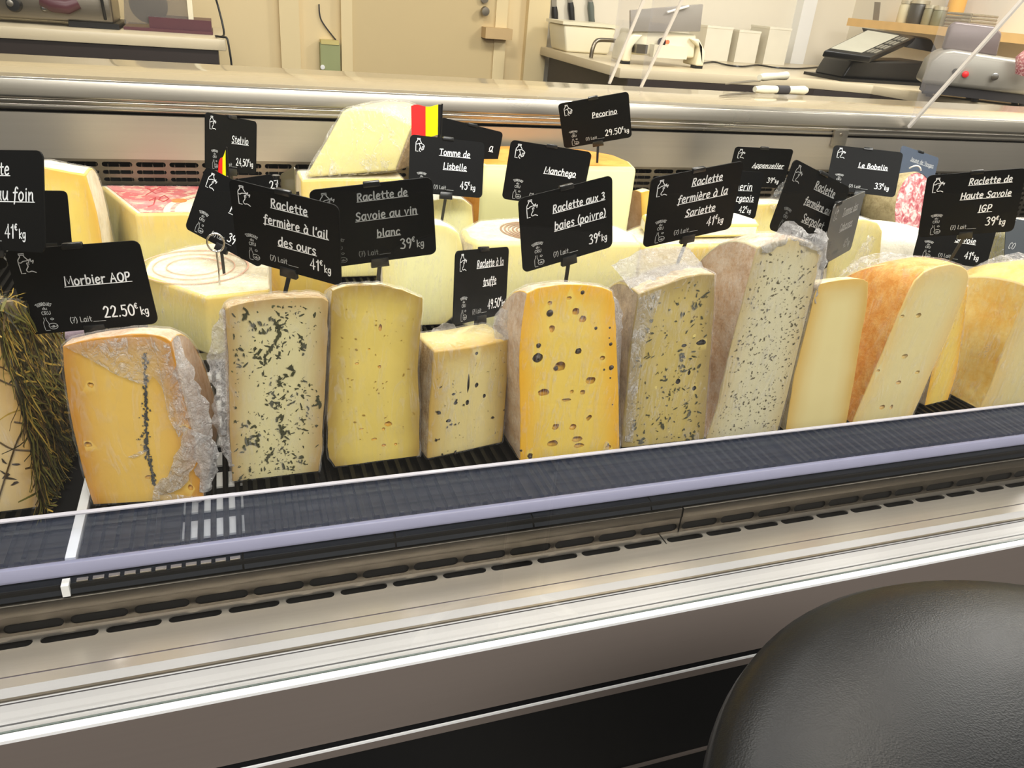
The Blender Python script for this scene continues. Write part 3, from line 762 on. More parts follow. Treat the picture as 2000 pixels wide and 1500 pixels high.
for v in hb.verts:
    if v.co.z < ZT + .001: v.co.z = ZT + .001 + rnd.random() * .001
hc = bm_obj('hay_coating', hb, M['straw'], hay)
tag(hc, 'gold and olive hay stalks', None, None, 'stuff')
hb = bmesh.new()
for pts in (((-5, 1040 / 1.06), (30, 870), (48, 830), (28, 822)), ((0, 862), (25, 875), (60, 878)), ((0, 740), (18, 748), (30, 752))):
    add_tube(hb, smooth_path([F1.px(x, y, .0014) for x, y in pts], 5), .0006, 5)
bm_obj('loose_stalks', hb, M['straw'][2], hay)

# 2 cheese with an ash line
F2 = Face([(182, 986), (161, 916), (144, 844), (132, 784), (125, 724), (122, 676)], [(397, 974), (395, 940), (384, 880), (370, 820), (350, 736), (335, 668)], [(150, 668), (180, 662), (240, 654), (288, 652), (319, 657)])
ashc, _ = cheese('ash_line_cheese', 'golden wedge with a dark ash line down its cut face', 'cheese', F2, .125, 1.75, M['p_ash'], M['r_pink'], wrap=M['film_soft'], bev=.003,
                 holes=[(177, 752, .0022, 1, 1, .3), (172, 868, .0030, 1, .9, .4), (291, 932, .0024, 1.2, .8, .2), (372, 952, .0026, .8, 1.2, .3), (360, 835, .0015, 1, 1, .2)], hmat=M['hole'])
line = [(284, 690), (285, 740), (286, 780), (286, 820), (287, 850), (285, 868), (290, 885), (294, 905), (299, 930), (301, 945)]
sp = []
lp = smooth_path([Vector((x, y, 0)) for x, y in line], 14)
for i, q in enumerate(lp):
    for _ in range(2):
        w = 2.0 if i < len(lp) * .75 else 1.2
        sp.append((F2.px(q.x + rnd.gauss(0, w), q.y + rnd.uniform(-3, 3)), rnd.uniform(.0003, .0011), rnd.uniform(1, 2), rnd.uniform(1.2, 1.9)))
for _ in range(26): sp.append((F2.px(rnd.gauss(279, 5), rnd.uniform(785, 875)), rnd.uniform(.0003, .0011), 1.2, rnd.uniform(0, 3)))
flecks('ash_line', F2, sp, M['ash'], ashc)
patch('film_flap', F2, [(126, 674), (150, 668), (200, 660), (250, 656), (300, 655), (332, 668), (345, 720), (362, 790), (372, 830), (350, 850), (330, 812), (322, 760), (300, 730), (288, 750), (262, 742), (228, 728), (190, 706), (160, 690)], M['film_white'], ashc, .0024, .0018, 3)
crumple('film_fold', [F2.px(336, 668, .0) + Vector((0, .01, 0)), F2.px(362, 735, 0), F2.px(385, 800, 0), F2.px(398, 860, 0), F2.px(404, 910, 0), F2.px(402, 960, 0)], [.005, .014, .017, .015, .018, .006], M['film_crumple'], ashc, .005, 5)
crumple('film_fold', [F2.px(388, 838, .004), F2.px(372, 868, .006), F2.px(360, 900, .006), F2.px(340, 935, .005), F2.px(308, 954, .003)], [.022, .014, .016, .016, .010], M['film_crumple'], ashc, .004, 9)
crumple('film_fold', [F2.px(300, 966, .003), F2.px(330, 968, .004), F2.px(395, 972, .003)], [.012, .010, .004], M['film_white'], ashc, .003, 12)
patch('film_flap', F2, [(250, 890), (275, 878), (296, 874), (280, 884), (262, 893)], M['film_white'], ashc, .002, .0012, 8)

# 3 block with green herb flecks
F3 = Face([(455, 941), (450, 870), (448, 800), (446, 700), (442, 640), (441, 604)], [(622, 921), (628, 860), (634, 780), (639, 680), (640, 620), (640, 588)], [(455, 596), (490, 588), (540, 582), (600, 580), (630, 581)])
grn, _ = cheese('green_flecked_cheese', 'tall ivory block with dark green flecks, brown crusty rind', 'cheese', F3, .13, 1.75, M['p_green'], M['r_brown'], rough=.0022, bev=.0046, wrap=M['film_soft'])
def d3(u, v): return .25 + .9 * math.exp(-((u - .55) / .2) ** 2) * (.6 + .4 * math.sin(v * 17)) if noise.noise(Vector((u * 4, v * 7, 2))) > -.15 else .03
sp = scatter(F3, 430, d3, (.0003, .0015), (1, 2.6), power=2.2)
for i in range(46):
    t = i / 45; x = 531 + 14 * math.sin(t * 5) + rnd.gauss(0, 1.6); y = 620 + t * 90
    sp.append((F3.px(x, y), rnd.uniform(.0005, .0013), 1.8, rnd.uniform(1, 2)))
for (x, y) in ((478, 612), (500, 640), (522, 640), (590, 672), (515, 640), (500, 690), (560, 720), (545, 740), (480, 830), (535, 790), (485, 860), (548, 815), (500, 870), (556, 845), (590, 900), (480, 925), (500, 850), (470, 690), (548, 838), (615, 790)):
    for _ in range(5): sp.append((F3.px(x + rnd.gauss(0, 5), y + rnd.gauss(0, 6)), rnd.uniform(.0006, .0018), rnd.uniform(1.1, 2.4), rnd.uniform(0, 3)))
flecks('herb_speck', F3, sp, M['herb'], grn, irr=.62)
crumple('film_fold', [F3.px(446, 610, -.004), F3.px(434, 660, -.006), F3.px(428, 720, -.006), F3.px(436, 770, -.004), F3.px(432, 820, -.004), F3.px(443, 870, -.003), F3.px(452, 915, -.002)], [.008, .014, .018, .013, .015, .008, .004], M['film_crumple'], grn, .005, 21)

# 4 plain buttery block
F4 = Face([(655, 912), (645, 903), (640, 880), (641, 800), (645, 700), (648, 600), (649, 568)], [(820, 890), (819, 800), (816, 720), (822, 640), (825, 582)], [(665, 561), (690, 557), (740, 556), (785, 566), (810, 576)])
pln, _ = cheese('buttery_block', 'plain buttery yellow block with floury pale rind, second tall block from the left', 'cheese', F4, .13, 1.5, M['p_plain'], M['r_cream'], rough=.0018, bev=.0038, wrap=M['film_soft'],
                holes=[(758, 828, .0030, 1.2, .9, .2), (749, 838, .0016, 1, 1, .2), (731, 858, .0018, 1.5, .7, .1), (750, 870, .0018, 1.2, .8, .1), (773, 868, .0014, 1, 1, .1), (743, 640, .0022, .7, 1.4, .2), (741, 716, .0015, 1, 1, .1), (706, 838, .0013, 1.6, .6, 0), (721, 682, .001, 1.3, .8, 0), (697, 710, .0016, 1.2, .8, -.3)], hmat=M['hole'])
flecks('pit_speck', F4, scatter(F4, 55, None, (.0003, .0011), (1, 1.8), rm=(.03, .9)), M['pit'], pln)

# 5 small truffle block
F5 = Face([(834, 898), (838, 820), (844, 750), (847, 686)], [(982, 865), (988, 800), (993, 720), (995, 662)], [(880, 682), (920, 677), (955, 670)])
trf, _ = cheese('truffle_block', 'short ivory block with a slit and black specks, lowest of the front row', 'cheese', F5, .070, 5, M['p_truf'], M['r_brown'], rough=.0008, bev=.0025, taper=.06, top_paste=True, wrap=M['film'],
                holes=[(915, 748, .0022, .55, 4.4, .2), (931, 752, .0022, .8, 1.2, .2), (913, 786, .0022, .8, 1.3, .2), (946, 773, .0018, .9, 1.2, .1), (890, 787, .0020, 1, 1, .1), (876, 822, .0022, 1.2, .8, .1), (886, 770, .0015, 1.4, .8, 0), (931, 690, .0016, 1, 1, 0)], hmat=M['truffle'])
flecks('truffle_speck', F5, [(F5.px(x, y), r, 1.3, rnd.uniform(0, 3)) for x, y, r in ((856, 805, .0018), (962, 814, .0013), (851, 858, .0014), (889, 883, .0016), (857, 857, .0008), (873, 833, .001), (880, 828, .0012), (891, 780, .001), (889, 828, .001), (905, 790, .001), (860, 755, .0008), (983, 800, .0008), (863, 886, .0012))] + scatter(F5, 30, None, (.0002, .0006)), M['truffle'], trf)
crumple('film_fold', [P(826, 704, .635), P(843, 676, .655), P(866, 652, .665), P(890, 642, .668)], [.014, .022, .020, .010], M['film_crumple'], trf, .004, 31)

# 6 peppercorn block
F6 = Face([(1016, 900), (1017, 835), (1014, 695), (1018, 640), (1024, 600), (1029, 573)], [(1210, 877), (1208, 765), (1203, 642), (1201, 590), (1195, 569)], [(1052, 562), (1098, 555), (1140, 556), (1175, 561)])
holes6 = [(1094, 715, .0058, 1.1, .9, .45), (1086, 719, .0030, 1, 1, .2), (1153, 743, .0052, 1.1, .85, .4), (1061, 766, .0052, 1.2, .8, .5), (1130, 686, .0034, 1, 1, .3), (1138, 623, .0036, 1, 1, .4), (1125, 608, .0038, 1, 1, .5), (1078, 642, .0032, .8, 1.1, .3),
          (1119, 834, .0036, 1.1, 1, .3), (1085, 834, .0040, 1, 1, .5), (1080, 866, .0050, 1.2, .9, .5), (1127, 858, .0046, 1.3, .8, .4), (1130, 870, .0046, 1.3, .6, .3), (1138, 766, .0030, 1, 1, .5), (1117, 765, .0020, 1, 1, .2), (1150, 816, .0040, 1, 1, .7), (1177, 699, .0030, 1, .9, .4),
          (1188, 875 - 2, .0034, 1, .7, .3), (1112, 582, .0020, 1.2, .8, .2), (1074, 580 + 12, .0022, 1, 1, .4), (1035, 890, .0030, 1, 1, .2), (1050, 699, .0050, 1, 1.05, .35), (1106, 781, .0034, 1.6, .5, .5)]
pep, _ = cheese('peppercorn_block', 'bright yellow block with round holes and peppercorns, orange top edge', 'cheese', F6, .125, 1.65, M['p_pep'], M['r_pink'], rough=.0009, bev=.003, wrap=M['film'], holes=holes6, hmat=M['hole'])
for x, y, r in ((1138, 571, .0022), (1074, 612, .0036), (1164, 641, .0018), (1052, 675, .0028), (1193, 672, .0020), (1194, 718, .0030), (1050, 700, .0042), (1087, 720, .0020), (1130, 686, .0024), (1191, 640, .0013), (1036, 893, .0024), (1188, 868, .0014), (1192, 738, .0012), (1180, 722, .0013), (1190, 660, .001), (1018, 880, .0014), (1196, 790, .001)):
    b2 = bmesh.new(); bmesh.ops.create_icosphere(b2, subdivisions=2, radius=r); c = F6.px(x, y, -r * .45)
    for v in b2.verts: v.co = v.co * (1 + .15 * noise.noise(v.co * 900)) + c
    bm_obj('peppercorn', b2, M['pepper'], pep, 60)
crumple('film_fold', [F6.px(1196, 585, -.004), F6.px(1213, 620, -.01), F6.px(1216, 680, -.012), F6.px(1213, 760, -.012), F6.px(1211, 840, -.01)], [.006, .012, .010, .008, .004], M['film_crumple'], pep, .003, 41)
crumple('film_fold', [P(990, 606, .625), P(979, 636, .62), P(986, 664, .615)], [.010, .018, .012], M['film_crumple'], pep, .004, 43)

# 7 mottled savory block
F7 = Face([(1214, 876), (1220, 800), (1226, 730), (1236, 640), (1246, 574)], [(1376, 858), (1383, 760), (1391, 660), (1396, 600), (1397, 535)], [(1276, 563), (1300, 555), (1335, 542), (1370, 535)])
sav, _ = cheese('savory_block', 'olive mottled block with dark herb spots and white filmed top', 'cheese', F7, .115, 2.6, M['p_sav'], M['r_grey'], taper=.22, rough=.0012, bev=.003, wrap=M['film'],
                holes=[(1370, 669, .0040, 1.4, .8, .3), (1334, 697, .0022, 1.2, .8, .2), (1324, 745, .0030, .9, 1, .3), (1356, 758, .0026, 1, 1, .3), (1336, 675, .0024, 1.2, .8, .2), (1346, 728, .0020, .8, 1.3, .2)], hmat=M['truffle'])
sp = scatter(F7, 210, lambda u, v: .35 + .65 * (u > .35) * (1 - v * .5), (.0005, .0020), (1, 2.6), power=2)
for (x, y) in ((1334, 690), (1338, 805), (1295, 830), (1352, 600), (1375, 580), (1340, 790), (1250, 860), (1240, 830), (1264, 700), (1268, 640), (1350, 855)):
    for _ in range(4): sp.append((F7.px(x + rnd.gauss(0, 4), y + rnd.gauss(0, 4)), rnd.uniform(.001, .0024), rnd.uniform(1.2, 2.6), rnd.uniform(0, 3)))
flecks('herb_speck', F7, [(q_, r_ * .78, a_, b_) for q_, r_, a_, b_ in sp], M['herb'], sav, irr=.6)
patch('film_flap', F7, [(1218, 860), (1224, 760), (1232, 660), (1246, 580), (1290, 562), (1275, 620), (1250, 700), (1240, 790), (1234, 862)], M['film_white'], sav, .002, .0016, 6)
T7 = [F7.at(u, 1) + Vector((0, .030, .0012)) for u in (0.0, .25, .5, .75, 1.0)]
crumple('film_fold', T7, [.052, .060, .062, .060, .050], M['film_crumple'], sav, .0035, 47, 22, Vector((0, -.3, 1)))

# 8 tall herb specked wedge
F8 = Face([(1379, 859), (1405, 785), (1422, 697), (1450, 592), (1471, 515), (1480, 484)], [(1519, 843), (1538, 774), (1552, 715), (1576, 620), (1594, 545), (1603, 486)], [(1500, 476), (1520, 470), (1548, 466), (1580, 472)])
thy, _ = cheese('herb_specked_wedge', 'tallest leaning greyish wedge, peppered with tiny herb specks', 'cheese', F8, .135, 2.3, M['p_thy'], M['r_pink'], None, (.02, 1, 0), taper=.12, rough=.0011, bev=.003, wrap=M['film'])
flecks('herb_speck', F8, scatter(F8, 520, lambda u, v: .55 + .45 * noise.noise(Vector((u * 5, v * 9, 1))) if v < .86 else .25, (.0003, .0011), (1, 2.2), power=1.8), plain('olive_brown_herb', (86, 78, 54), .6, 0, .25, .35, 260), thy, irr=.6)
crumple('film_fold', [F8.px(1484, 487, .002), F8.px(1520, 468, 0), F8.px(1545, 452, -.004), F8.px(1572, 466, 0), F8.px(1598, 470, .002), F8.px(1612, 455, -.006)], [.010, .014, .016, .012, .020, .016], M['film_crumple'], thy, .005, 51)
crumple('film_fold', [F8.px(1598, 462, .001), F8.px(1606, 500, .001), F8.px(1598, 545, .001), F8.px(1590, 590, .0)], [.016, .010, .006, .003], M['film_crumple'], thy, .004, 52)

# 9 smooth pale wedge
F9 = Face([(1534, 843), (1552, 732), (1576, 638), (1590, 582), (1597, 556)], [(1653, 827), (1667, 750), (1681, 662), (1694, 596), (1696, 551)], [(1615, 551), (1640, 547), (1671, 544), (1685, 545)])
pal, _ = cheese('pale_wedge', 'smooth pale yellow wedge without holes, leaning beside the speckled one', 'cheese', F9, .11, 1.7, M['p_pale'], M['r_cream'], None, (0, 1, 0), taper=.1, rough=.0009, bev=.0025)
# 10 orange rinded wedge
F10 = Face([(1664, 829), (1713, 715), (1755, 617), (1783, 552), (1806, 530)], [(1781, 815), (1800, 775), (1825, 715), (1860, 638), (1888, 568), (1893, 542)], [(1832, 520), (1860, 515), (1880, 520), (1890, 528)])
orn, _ = cheese('orange_rind_wedge', 'slanting ivory wedge with broad orange rind, a few small eyes', 'cheese', F10, .145, 2.1, M['p_haute'], M['r_orange'], None, (-.02, 1, 0), taper=.06, rough=.0006, bev=.004, wrap=M['film_soft'],
                holes=[(1794, 616, .0036, 1, .8, .1), (1767, 696, .0036, 1.2, .8, .1), (1792, 727, .0027, 1.2, .8, .1), (1755, 747, .0030, 1.2, .8, .1), (1723, 795, .0036, 1.2, .8, .2), (1741, 795, .0027, .8, 1.2, .1), (1715, 724, .0021, 1.2, .8, 0), (1762, 618, .0024, 1.2, .8, 0)], hmat=M['hole_pale'])
crumple('film_fold', [P(1660, 535, .70), P(1700, 515, .70), P(1745, 505, .69), P(1790, 507, .67), P(1840, 512, .65)], [.012, .030, .030, .022, .008], M['film_white'], orn, .003, 55, 14, Vector((0, -.3, 1)))
# 11 thin slice behind, 12 big rightmost wedge
F11 = Face([(1806, 792), (1826, 700), (1864, 590)], [(1851, 781), (1867, 732), (1883, 627), (1890, 560)], [(1850, 560)])
cheese('filmed_slice', 'thin yellow slice under film wedged behind the orange rinded piece', 'cheese', F11, .05, 4, M['p_pep'], M['r_cream'], None, None, rough=.0006, bev=.002, wrap=M['film'])
F12 = Face([(1913, 801), (1935, 755), (1965, 672), (1995, 605), (2012, 560)], [(2110, 776), (2130, 700), (2170, 600), (2190, 530)], [(2050, 530), (2120, 520)])
big, _ = cheese('filmed_yellow_wedge', 'large filmed wedge at the right edge with streaky yellow orange flank', 'cheese', F12, .15, 2.2, M['p_haute'], rind('streaky_yellow_rind', (226, 160, 60), (232, 190, 96), 26, .45, .2, (238, 214, 140)), None, (-.12, 1, 0), rough=.0007, bev=.004, wrap=M['film'])
crumple('film_fold', [P(1895, 545, .66), P(1925, 527, .66), P(1965, 515, .66), P(2010, 505, .66)], [.010, .022, .030, .03], M['film_white'], big, .003, 57, 14, Vector((0, -.3, 1)))

# ------------------------------------------------------------------ rear rows of cheeses
M['p_back'] = paste('pale_straw_cheese_paste', (232, 222, 150), (214, 186, 100), .03)
M['p_green_w'] = paste('greenish_white_cheese_paste', (230, 228, 172), (222, 210, 140), .025)
M['p_gold'] = paste('soft_gold_cheese_paste', (230, 204, 104), (214, 170, 70), .03)
M['r_pale'] = rind('dusty_pale_rind', (186, 166, 128), (222, 208, 172), 70, .75, .4, (236, 226, 200))
M['r_top'] = rind('orange_basket_rind', (206, 130, 44), (228, 160, 70), 60, .6, .5)
M['r_white'] = rind('bloomy_white_rind', (206, 200, 180), (240, 234, 216), 60, .85, .4)
M['r_cloth'] = rind('grey_clothbound_rind', (110, 92, 66), (168, 146, 112), 110, .85, .8)
def solid(name, label, cat, ring, z0, z1, pm, tm, side=None, bev=.004, wrap=None, group=None, top_bulge=0.0):
    """a piece of a wheel lying flat: footprint ring swept up; rind on top, paste or rind (1) on each side"""
    n = len(ring); c = sum((Vector((p[0], p[1], 0)) for p in ring), Vector()) / n
    bm = bmesh.new(); fs = add_prism(bm, [(p[0], p[1], z0) for p in ring], (0, 0, z1 - z0), 1, side or [0] * n)
    for f in fs:
        if f.normal.z < -.5: f.material_index = 0
    bevel_all(bm, bev, 3, 35); bm.normal_update(); lay = bm.verts.layers.float.new('rim')
    for v in bm.verts: v[lay] = 1.0 if (v.co.z > z1 - .006) else 0.0
    root = empty(name, (c.x, c.y, z0), label, cat, group)
    sh = None
    if wrap:
        sh = bm.copy(); bmesh.ops.delete(sh, geom=[f for f in sh.faces if f.normal.z < -.7], context='FACES')
        bmesh.ops.triangulate(sh, faces=sh.faces[:])
        for _ in range(5):
            es = [e for e in sh.edges if e.calc_length() > .012]
            if not es: break
            bmesh.ops.subdivide_edges(sh, edges=es, cuts=1); bmesh.ops.triangulate(sh, faces=sh.faces[:])
        sh.normal_update()
        for v in sh.verts: v.co += v.normal * (.0013 + .0014 * abs(noise.noise(v.co * 70)))
        for f in sh.faces: f.material_index = 0
    tb = bm.copy()
    bmesh.ops.delete(bm, geom=[f for f in bm.faces if f.material_index == 1], context='FACES')
    bmesh.ops.delete(tb, geom=[f for f in tb.faces if f.material_index == 0], context='FACES')
    for f in tb.faces: f.material_index = 0
    bm_obj('paste', bm, pm, root, 40); bm_obj('rind', tb, tm, root, 40)
    if sh: bm_obj('cling_film', sh, wrap, root, 60)
    return root
def seg(c, r, a0, a1, n=14):
    return [(c[0] + r * math.cos(a0 + (a1 - a0) * k / n), c[1] + r * math.sin(a0 + (a1 - a0) * k / n)) for k in range(n + 1)]
R_ = math.radians
# ringed wheel wedge: corner towards the viewer, cut face to its left
tip = PZ(412, 697, ZT); far = PZ(289, 648, ZT)
zt = P(420, 580, tip.y).z
rt = PZ(540, 650, ZT)
ringp = [(tip.x, tip.y), (.03, .868)] + seg((-.01, .955), .098, R_(-35), R_(165), 14)[2:] + [(far.x, far.y)]
rw = solid('ringed_wheel_wedge', 'pale wheel wedge with faint ring marks on top and a wire loop stuck in it', 'cheese', ringp, ZT, zt, M['p_back'], M['r_pale'], [0, 1] + [1] * (len(ringp) - 3) + [0], .004, M['film'])
bm = bmesh.new(); cc = PZ(380, 522, zt)
for rr, w in ((.030, .0016), (.045, .0012), (.060, .0020)):
    add_lathe(bm, [(rr, .0012), (rr, .0016), (rr + w, .0016), (rr + w, .0012)], (cc.x, cc.y, zt), Vector((0, 0, 1)), 48)
bm_obj('ring_mark', bm, plain('rosy_ring_ink', (216, 168, 140), .7), rw)
# red labelled wedge behind it
zr = P(264, 418, 1.085).z
tp = P(264, 418, 1.085); lb = PZ(204, 343, zr); 
ringr = [(tp.x, tp.y), (.02, 1.090), (.088, 1.115), (.088, 1.215), (.02, 1.232), (lb.x, min(lb.y, 1.235))]
rl = solid('red_label_wedge', 'pale yellow wheel wedge with a red and white printed label on top', 'cheese', ringr, ZT, zr, M['p_back'], M['r_pale'], [0, 0, 0, 0, 1, 0], .004, M['film_soft'])
def redlabel():
    t = NT('red_and_cream_printed_label'); tc = t.n('ShaderNodeTexCoord'); g = t.n('ShaderNodeSeparateXYZ'); t.l(tc.outputs['Object'], g.inputs[0])
    xx = t.math('SUBTRACT', g.outputs[0], .03); yy = t.math('SUBTRACT', g.outputs[1], -.06)
    rr = t.math('SQRT', t.math('ADD', t.math('MULTIPLY', xx, xx), t.math('MULTIPLY', yy, yy)))
    an = t.math('ARCTAN2', yy, xx); st = t.math('SINE', t.math('MULTIPLY', an, 18.0))
    band = t.math('GREATER_THAN', rr, .105); ring = t.math('LESS_THAN', t.math('ABSOLUTE', t.math('SUBTRACT', rr, .094)), .0028)
    nz = t.noise(t.coord((60, 60, 60)), 1.6, 3, .6)
    blot = t.math('GREATER_THAN', nz, .56)
    cream = lin((238, 226, 186)); red = lin((206, 84, 84)); pink = lin((226, 150, 140))
    a = t.mix(t.math('MULTIPLY', t.math('GREATER_THAN', st, .3), .6), red, pink); a = t.mix(t.math('MULTIPLY', blot, .5), a, cream)
    c = t.mix(band, cream, a); c = t.mix(t.math('MULTIPLY', ring, t.math('GREATER_THAN', t.math('SINE', t.math('MULTIPLY', an, 90.0)), -.4)), c, red)
    return t.done(t.bsdf(Base_Color=c, Roughness=.45))
bm = bmesh.new(); c0 = Vector((sum(p[0] for p in ringr) / 6, sum(p[1] for p in ringr) / 6, 0))
add_prism(bm, [Vector((p[0], p[1], 0)).lerp(c0, .06) + Vector((0, 0, zr + .0003)) for p in ringr], (0, 0, .0006))
bm_obj('printed_label', bm, redlabel(), rl)
def strokes_on(bm, lines, w, f):
    for ln in lines:
        pts = [f(*q) for q in ln]
        add_tube(bm, pts, w, 4)
bm = bmesh.new()
strokes_on(bm, [[(285, 381), (300, 372), (314, 366)], [(288, 368), (304, 378), (318, 374)], [(292, 392), (304, 386), (300, 400), (290, 404)], [(312, 386), (322, 382), (330, 388), (320, 394), (310, 390), (314, 385)]], .0009, lambda x, y: PZ(x, y, zr + .0012))
bm_obj('label_lettering', bm, plain('red_print', (196, 72, 72), .6), rl)
lathe('label_seal', [(0, 0), (.010, 0), (.010, .0005), (0, .0006)], PZ(350, 392, zr + .0011), plain('orange_seal_print', (226, 132, 50), .6), rl, (0, 0, 1), 24)
# left back piece
Fb = Face([(20, 500), (40, 420), (58, 326)], [(197, 500), (190, 420), (167, 341)], [(85, 326), (130, 335)], ZT, 1.03)
cheese('left_back_wedge', 'soft gold wedge behind the leftmost signs, rind edge on top', 'cheese', Fb, .11, 3.5, M['p_gold'], M['r_pale'], rough=.0008, wrap=M['film_soft'], bev=.003)
# tall propped wedge and the piece under it
Fu = Face([(592, 470), (590, 420), (588, 352)], [(790, 470), (790, 420), (790, 350)], [(640, 350), (720, 350)], ZT, 1.10)
cheese('support_piece', 'pale filmed block underneath the propped up wedge at the back', 'cheese', Fu, .10, 6, M['p_back'], M['r_pale'], rough=.0006, wrap=M['film'], bev=.003)
zt2 = max(P(600, 352, 1.10).z, .80)
YW = 1.105
pw = [P(594, 362, YW), P(635, 292, YW), P(668, 232, YW), P(682, 226, YW), P(738, 227, YW), P(805, 258, YW), P(771, 348, YW)]
dzp = zt2 + .002 - min(p.z for p in pw)
pw = [p + Vector((0, 0, max(0, dzp))) for p in pw]
prw = empty('propped_wedge', (pw[0].x, YW, min(p.z for p in pw)), 'big pale wedge in film propped up at the back, dark cloth rind on its right', 'cheese')
bm = bmesh.new(); add_prism(bm, pw, (.058, .072, .0), 0); bevel_all(bm, .004, 3, 20); b2 = bm.copy(); bm_obj('paste', bm, M['p_back'], prw, 40)
e0, e1 = pw[5], pw[6]
nrm = Vector((e1.z - e0.z, 0, -(e1.x - e0.x))).normalized(); nrm = -nrm if nrm.x < 0 else nrm
bm = bmesh.new(); add_prism(bm, [e0.lerp(e1, .06) + nrm * .0003, e1.lerp(e0, .04) + nrm * .0003, e1.lerp(e0, .04) + nrm * .004, e0.lerp(e1, .06) + nrm * .004], (.0575, .0715, 0)); bevel_all(bm, .001); bm_obj('rind', bm, M['r_cloth'], prw, 40)
bmesh.ops.triangulate(b2, faces=b2.faces[:])
for _ in range(6):
    es = [e for e in b2.edges if e.calc_length() > .009]
    if not es: break
    bmesh.ops.subdivide_edges(b2, edges=es, cuts=1); bmesh.ops.triangulate(b2, faces=b2.faces[:])
b2.normal_update()
for v in b2.verts: v.co += v.normal * (.0018 + .0030 * abs(noise.noise(v.co * 60)) + .0015 * abs(noise.noise(v.co * 150)))
bm_obj('cling_film', b2, film('loose_cling_film', .10, .55, (50, 50, 26), (1, .98, .95, 1), .9), prw, 60)
# yellow block behind the second sign of the front row
Fy = Face([(534, 690), (532, 600), (530, 512)], [(668, 690), (664, 620), (655, 512)], [(560, 505), (620, 505)], ZT, .81)
cheese('yellow_middle_block', 'soft yellow block hidden behind the green flecked cheese and its sign', 'cheese', Fy, .09, 4, M['p_gold'], M['r_pale'], rough=.0006, wrap=M['film_soft'], bev=.003)
# rounded wrapped block and its neighbour behind
Yr = PZ(830, 638, ZT).y
Fr = Face([(790, 638), (760, 615), (748, 570), (746, 500), (752, 455)], [(868, 634), (895, 610), (906, 560), (906, 490), (896, 455)], [(790, 437), (830, 436), (870, 441)])
cheese('rounded_white_block', 'whitish rounded block in film standing on a black foot, behind the truffle sign', 'cheese', Fr, .055, 5, M['p_green_w'], M['r_white'], rough=.0006, wrap=M['film'], bev=.006)
Fq = Face([(846, 560), (846, 480), (846, 392)], [(930, 560), (928, 480), (922, 402)], [(870, 386), (905, 390)], ZT, 1.0)
cheese('greenish_back_block', 'greenish white filmed block under the two line sign at the back', 'cheese', Fq, .06, 5, M['p_green_w'], M['r_white'], rough=.0006, wrap=M['film'], bev=.004)
# orange topped half wheel
a = P(946, 318, 1.075); b = P(1243, 336, 1.075); zo = P(1200, 327, 1.075).z
ro = [(a.x, 1.075), (b.x, 1.075)] + [(b.x + .012, 1.12), (b.x + .008, 1.17), (b.x - .03, 1.215), ((a.x + b.x) / 2, 1.235), (a.x + .03, 1.22), (a.x - .008, 1.17), (a.x - .01, 1.12)]
solid('orange_topped_half_wheel', 'large pale half wheel with orange basket marked top in the rear row', 'cheese', ro, ZT, zo, M['p_green_w'], M['r_top'], [0] + [1] * (len(ro) - 1), .007)
# white half wheel with woven mark
Yn = PZ(935, 645, ZT).y
a = P(930, 470, Yn); b = P(1258, 446, Yn - .02); zn = P(1050, 470, Yn).z
rn_ = [(a.x, Yn), (b.x, Yn - .02), (b.x + .012, Yn + .02), (b.x + .004, Yn + .06), (b.x - .04, Yn + .095), ((a.x + b.x) / 2, Yn + .11), (a.x + .03, Yn + .095), (a.x - .004, Yn + .055), (a.x - .008, Yn + .02)]
mw = solid('woven_mark_half_wheel', 'pale half wheel with brown woven rind, behind the peppercorn block', 'cheese', rn_, ZT, zn, M['p_green_w'], M['r_pale'], [0] + [1] * (len(rn_) - 1), .006, M['film'])
bm = bmesh.new(); cm = PZ(1010, 452, zn)
for k in range(7): add_lathe(bm, [(.008 + k * .0052, .0004), (.008 + k * .0052, .0010), (.0105 + k * .0052, .0010), (.0105 + k * .0052, .0004)], (cm.x + .02, cm.y, zn), Vector((0, 0, 1)), 40)
bm_obj('rind_weave', bm, plain('brown_weave_mark', (150, 112, 72), .8), mw)
# small wedge by the grille
Fs = Face([(1256, 520), (1254, 440), (1252, 376)], [(1296, 520), (1294, 440), (1288, 380)], [(1268, 372)], ZT, 1.14)
cheese('small_gold_wedge', 'small gold wedge in front of the rear grille', 'cheese', Fs, .06, 3, M['p_gold'], M['r_pale'], rough=.0006, bev=.003)
# flat washed rind wheel
Yv = .90; zv = P(1390, 478, Yv).z; cv = PZ(1385, 462, zv); a = P(1262, 478, Yv); b = P(1503, 470, Yv)
rv = [(a.x, Yv), (b.x, Yv)] + [(b.x + .015, Yv + .03), (b.x, Yv + .075), (b.x - .05, Yv + .105), ((a.x + b.x) / 2, Yv + .115), (a.x + .04, Yv + .1), (a.x, Yv + .07), (a.x - .012, Yv + .03)]
fw = solid('washed_rind_half_wheel', 'low cream coloured half wheel behind the savory block with pale top', 'cheese', rv, ZT, zv, M['p_back'], M['r_pale'], [0] + [1] * (len(rv) - 1), .006, M['film'])
rv2 = [(p[0] * .82 + (a.x + b.x) * .09 + .012, p[1] * .8 + (Yv + .05) * .2 + .012) for p in rv]
zv2 = P(1420, 447, Yv + .04).z
solid('upper_washed_rind_piece', 'thin white and tan piece lying on top of the low cream half wheel', 'cheese', rv2, zv + .003, max(zv + .022, zv2), M['p_back'], M['r_white'], [1] * len(rv2), .004, None)
Fp = Face([(1420, 560), (1420, 480), (1424, 404)], [(1580, 560), (1580, 480), (1574, 402)], [(1470, 400), (1530, 398)], ZT, 1.06)
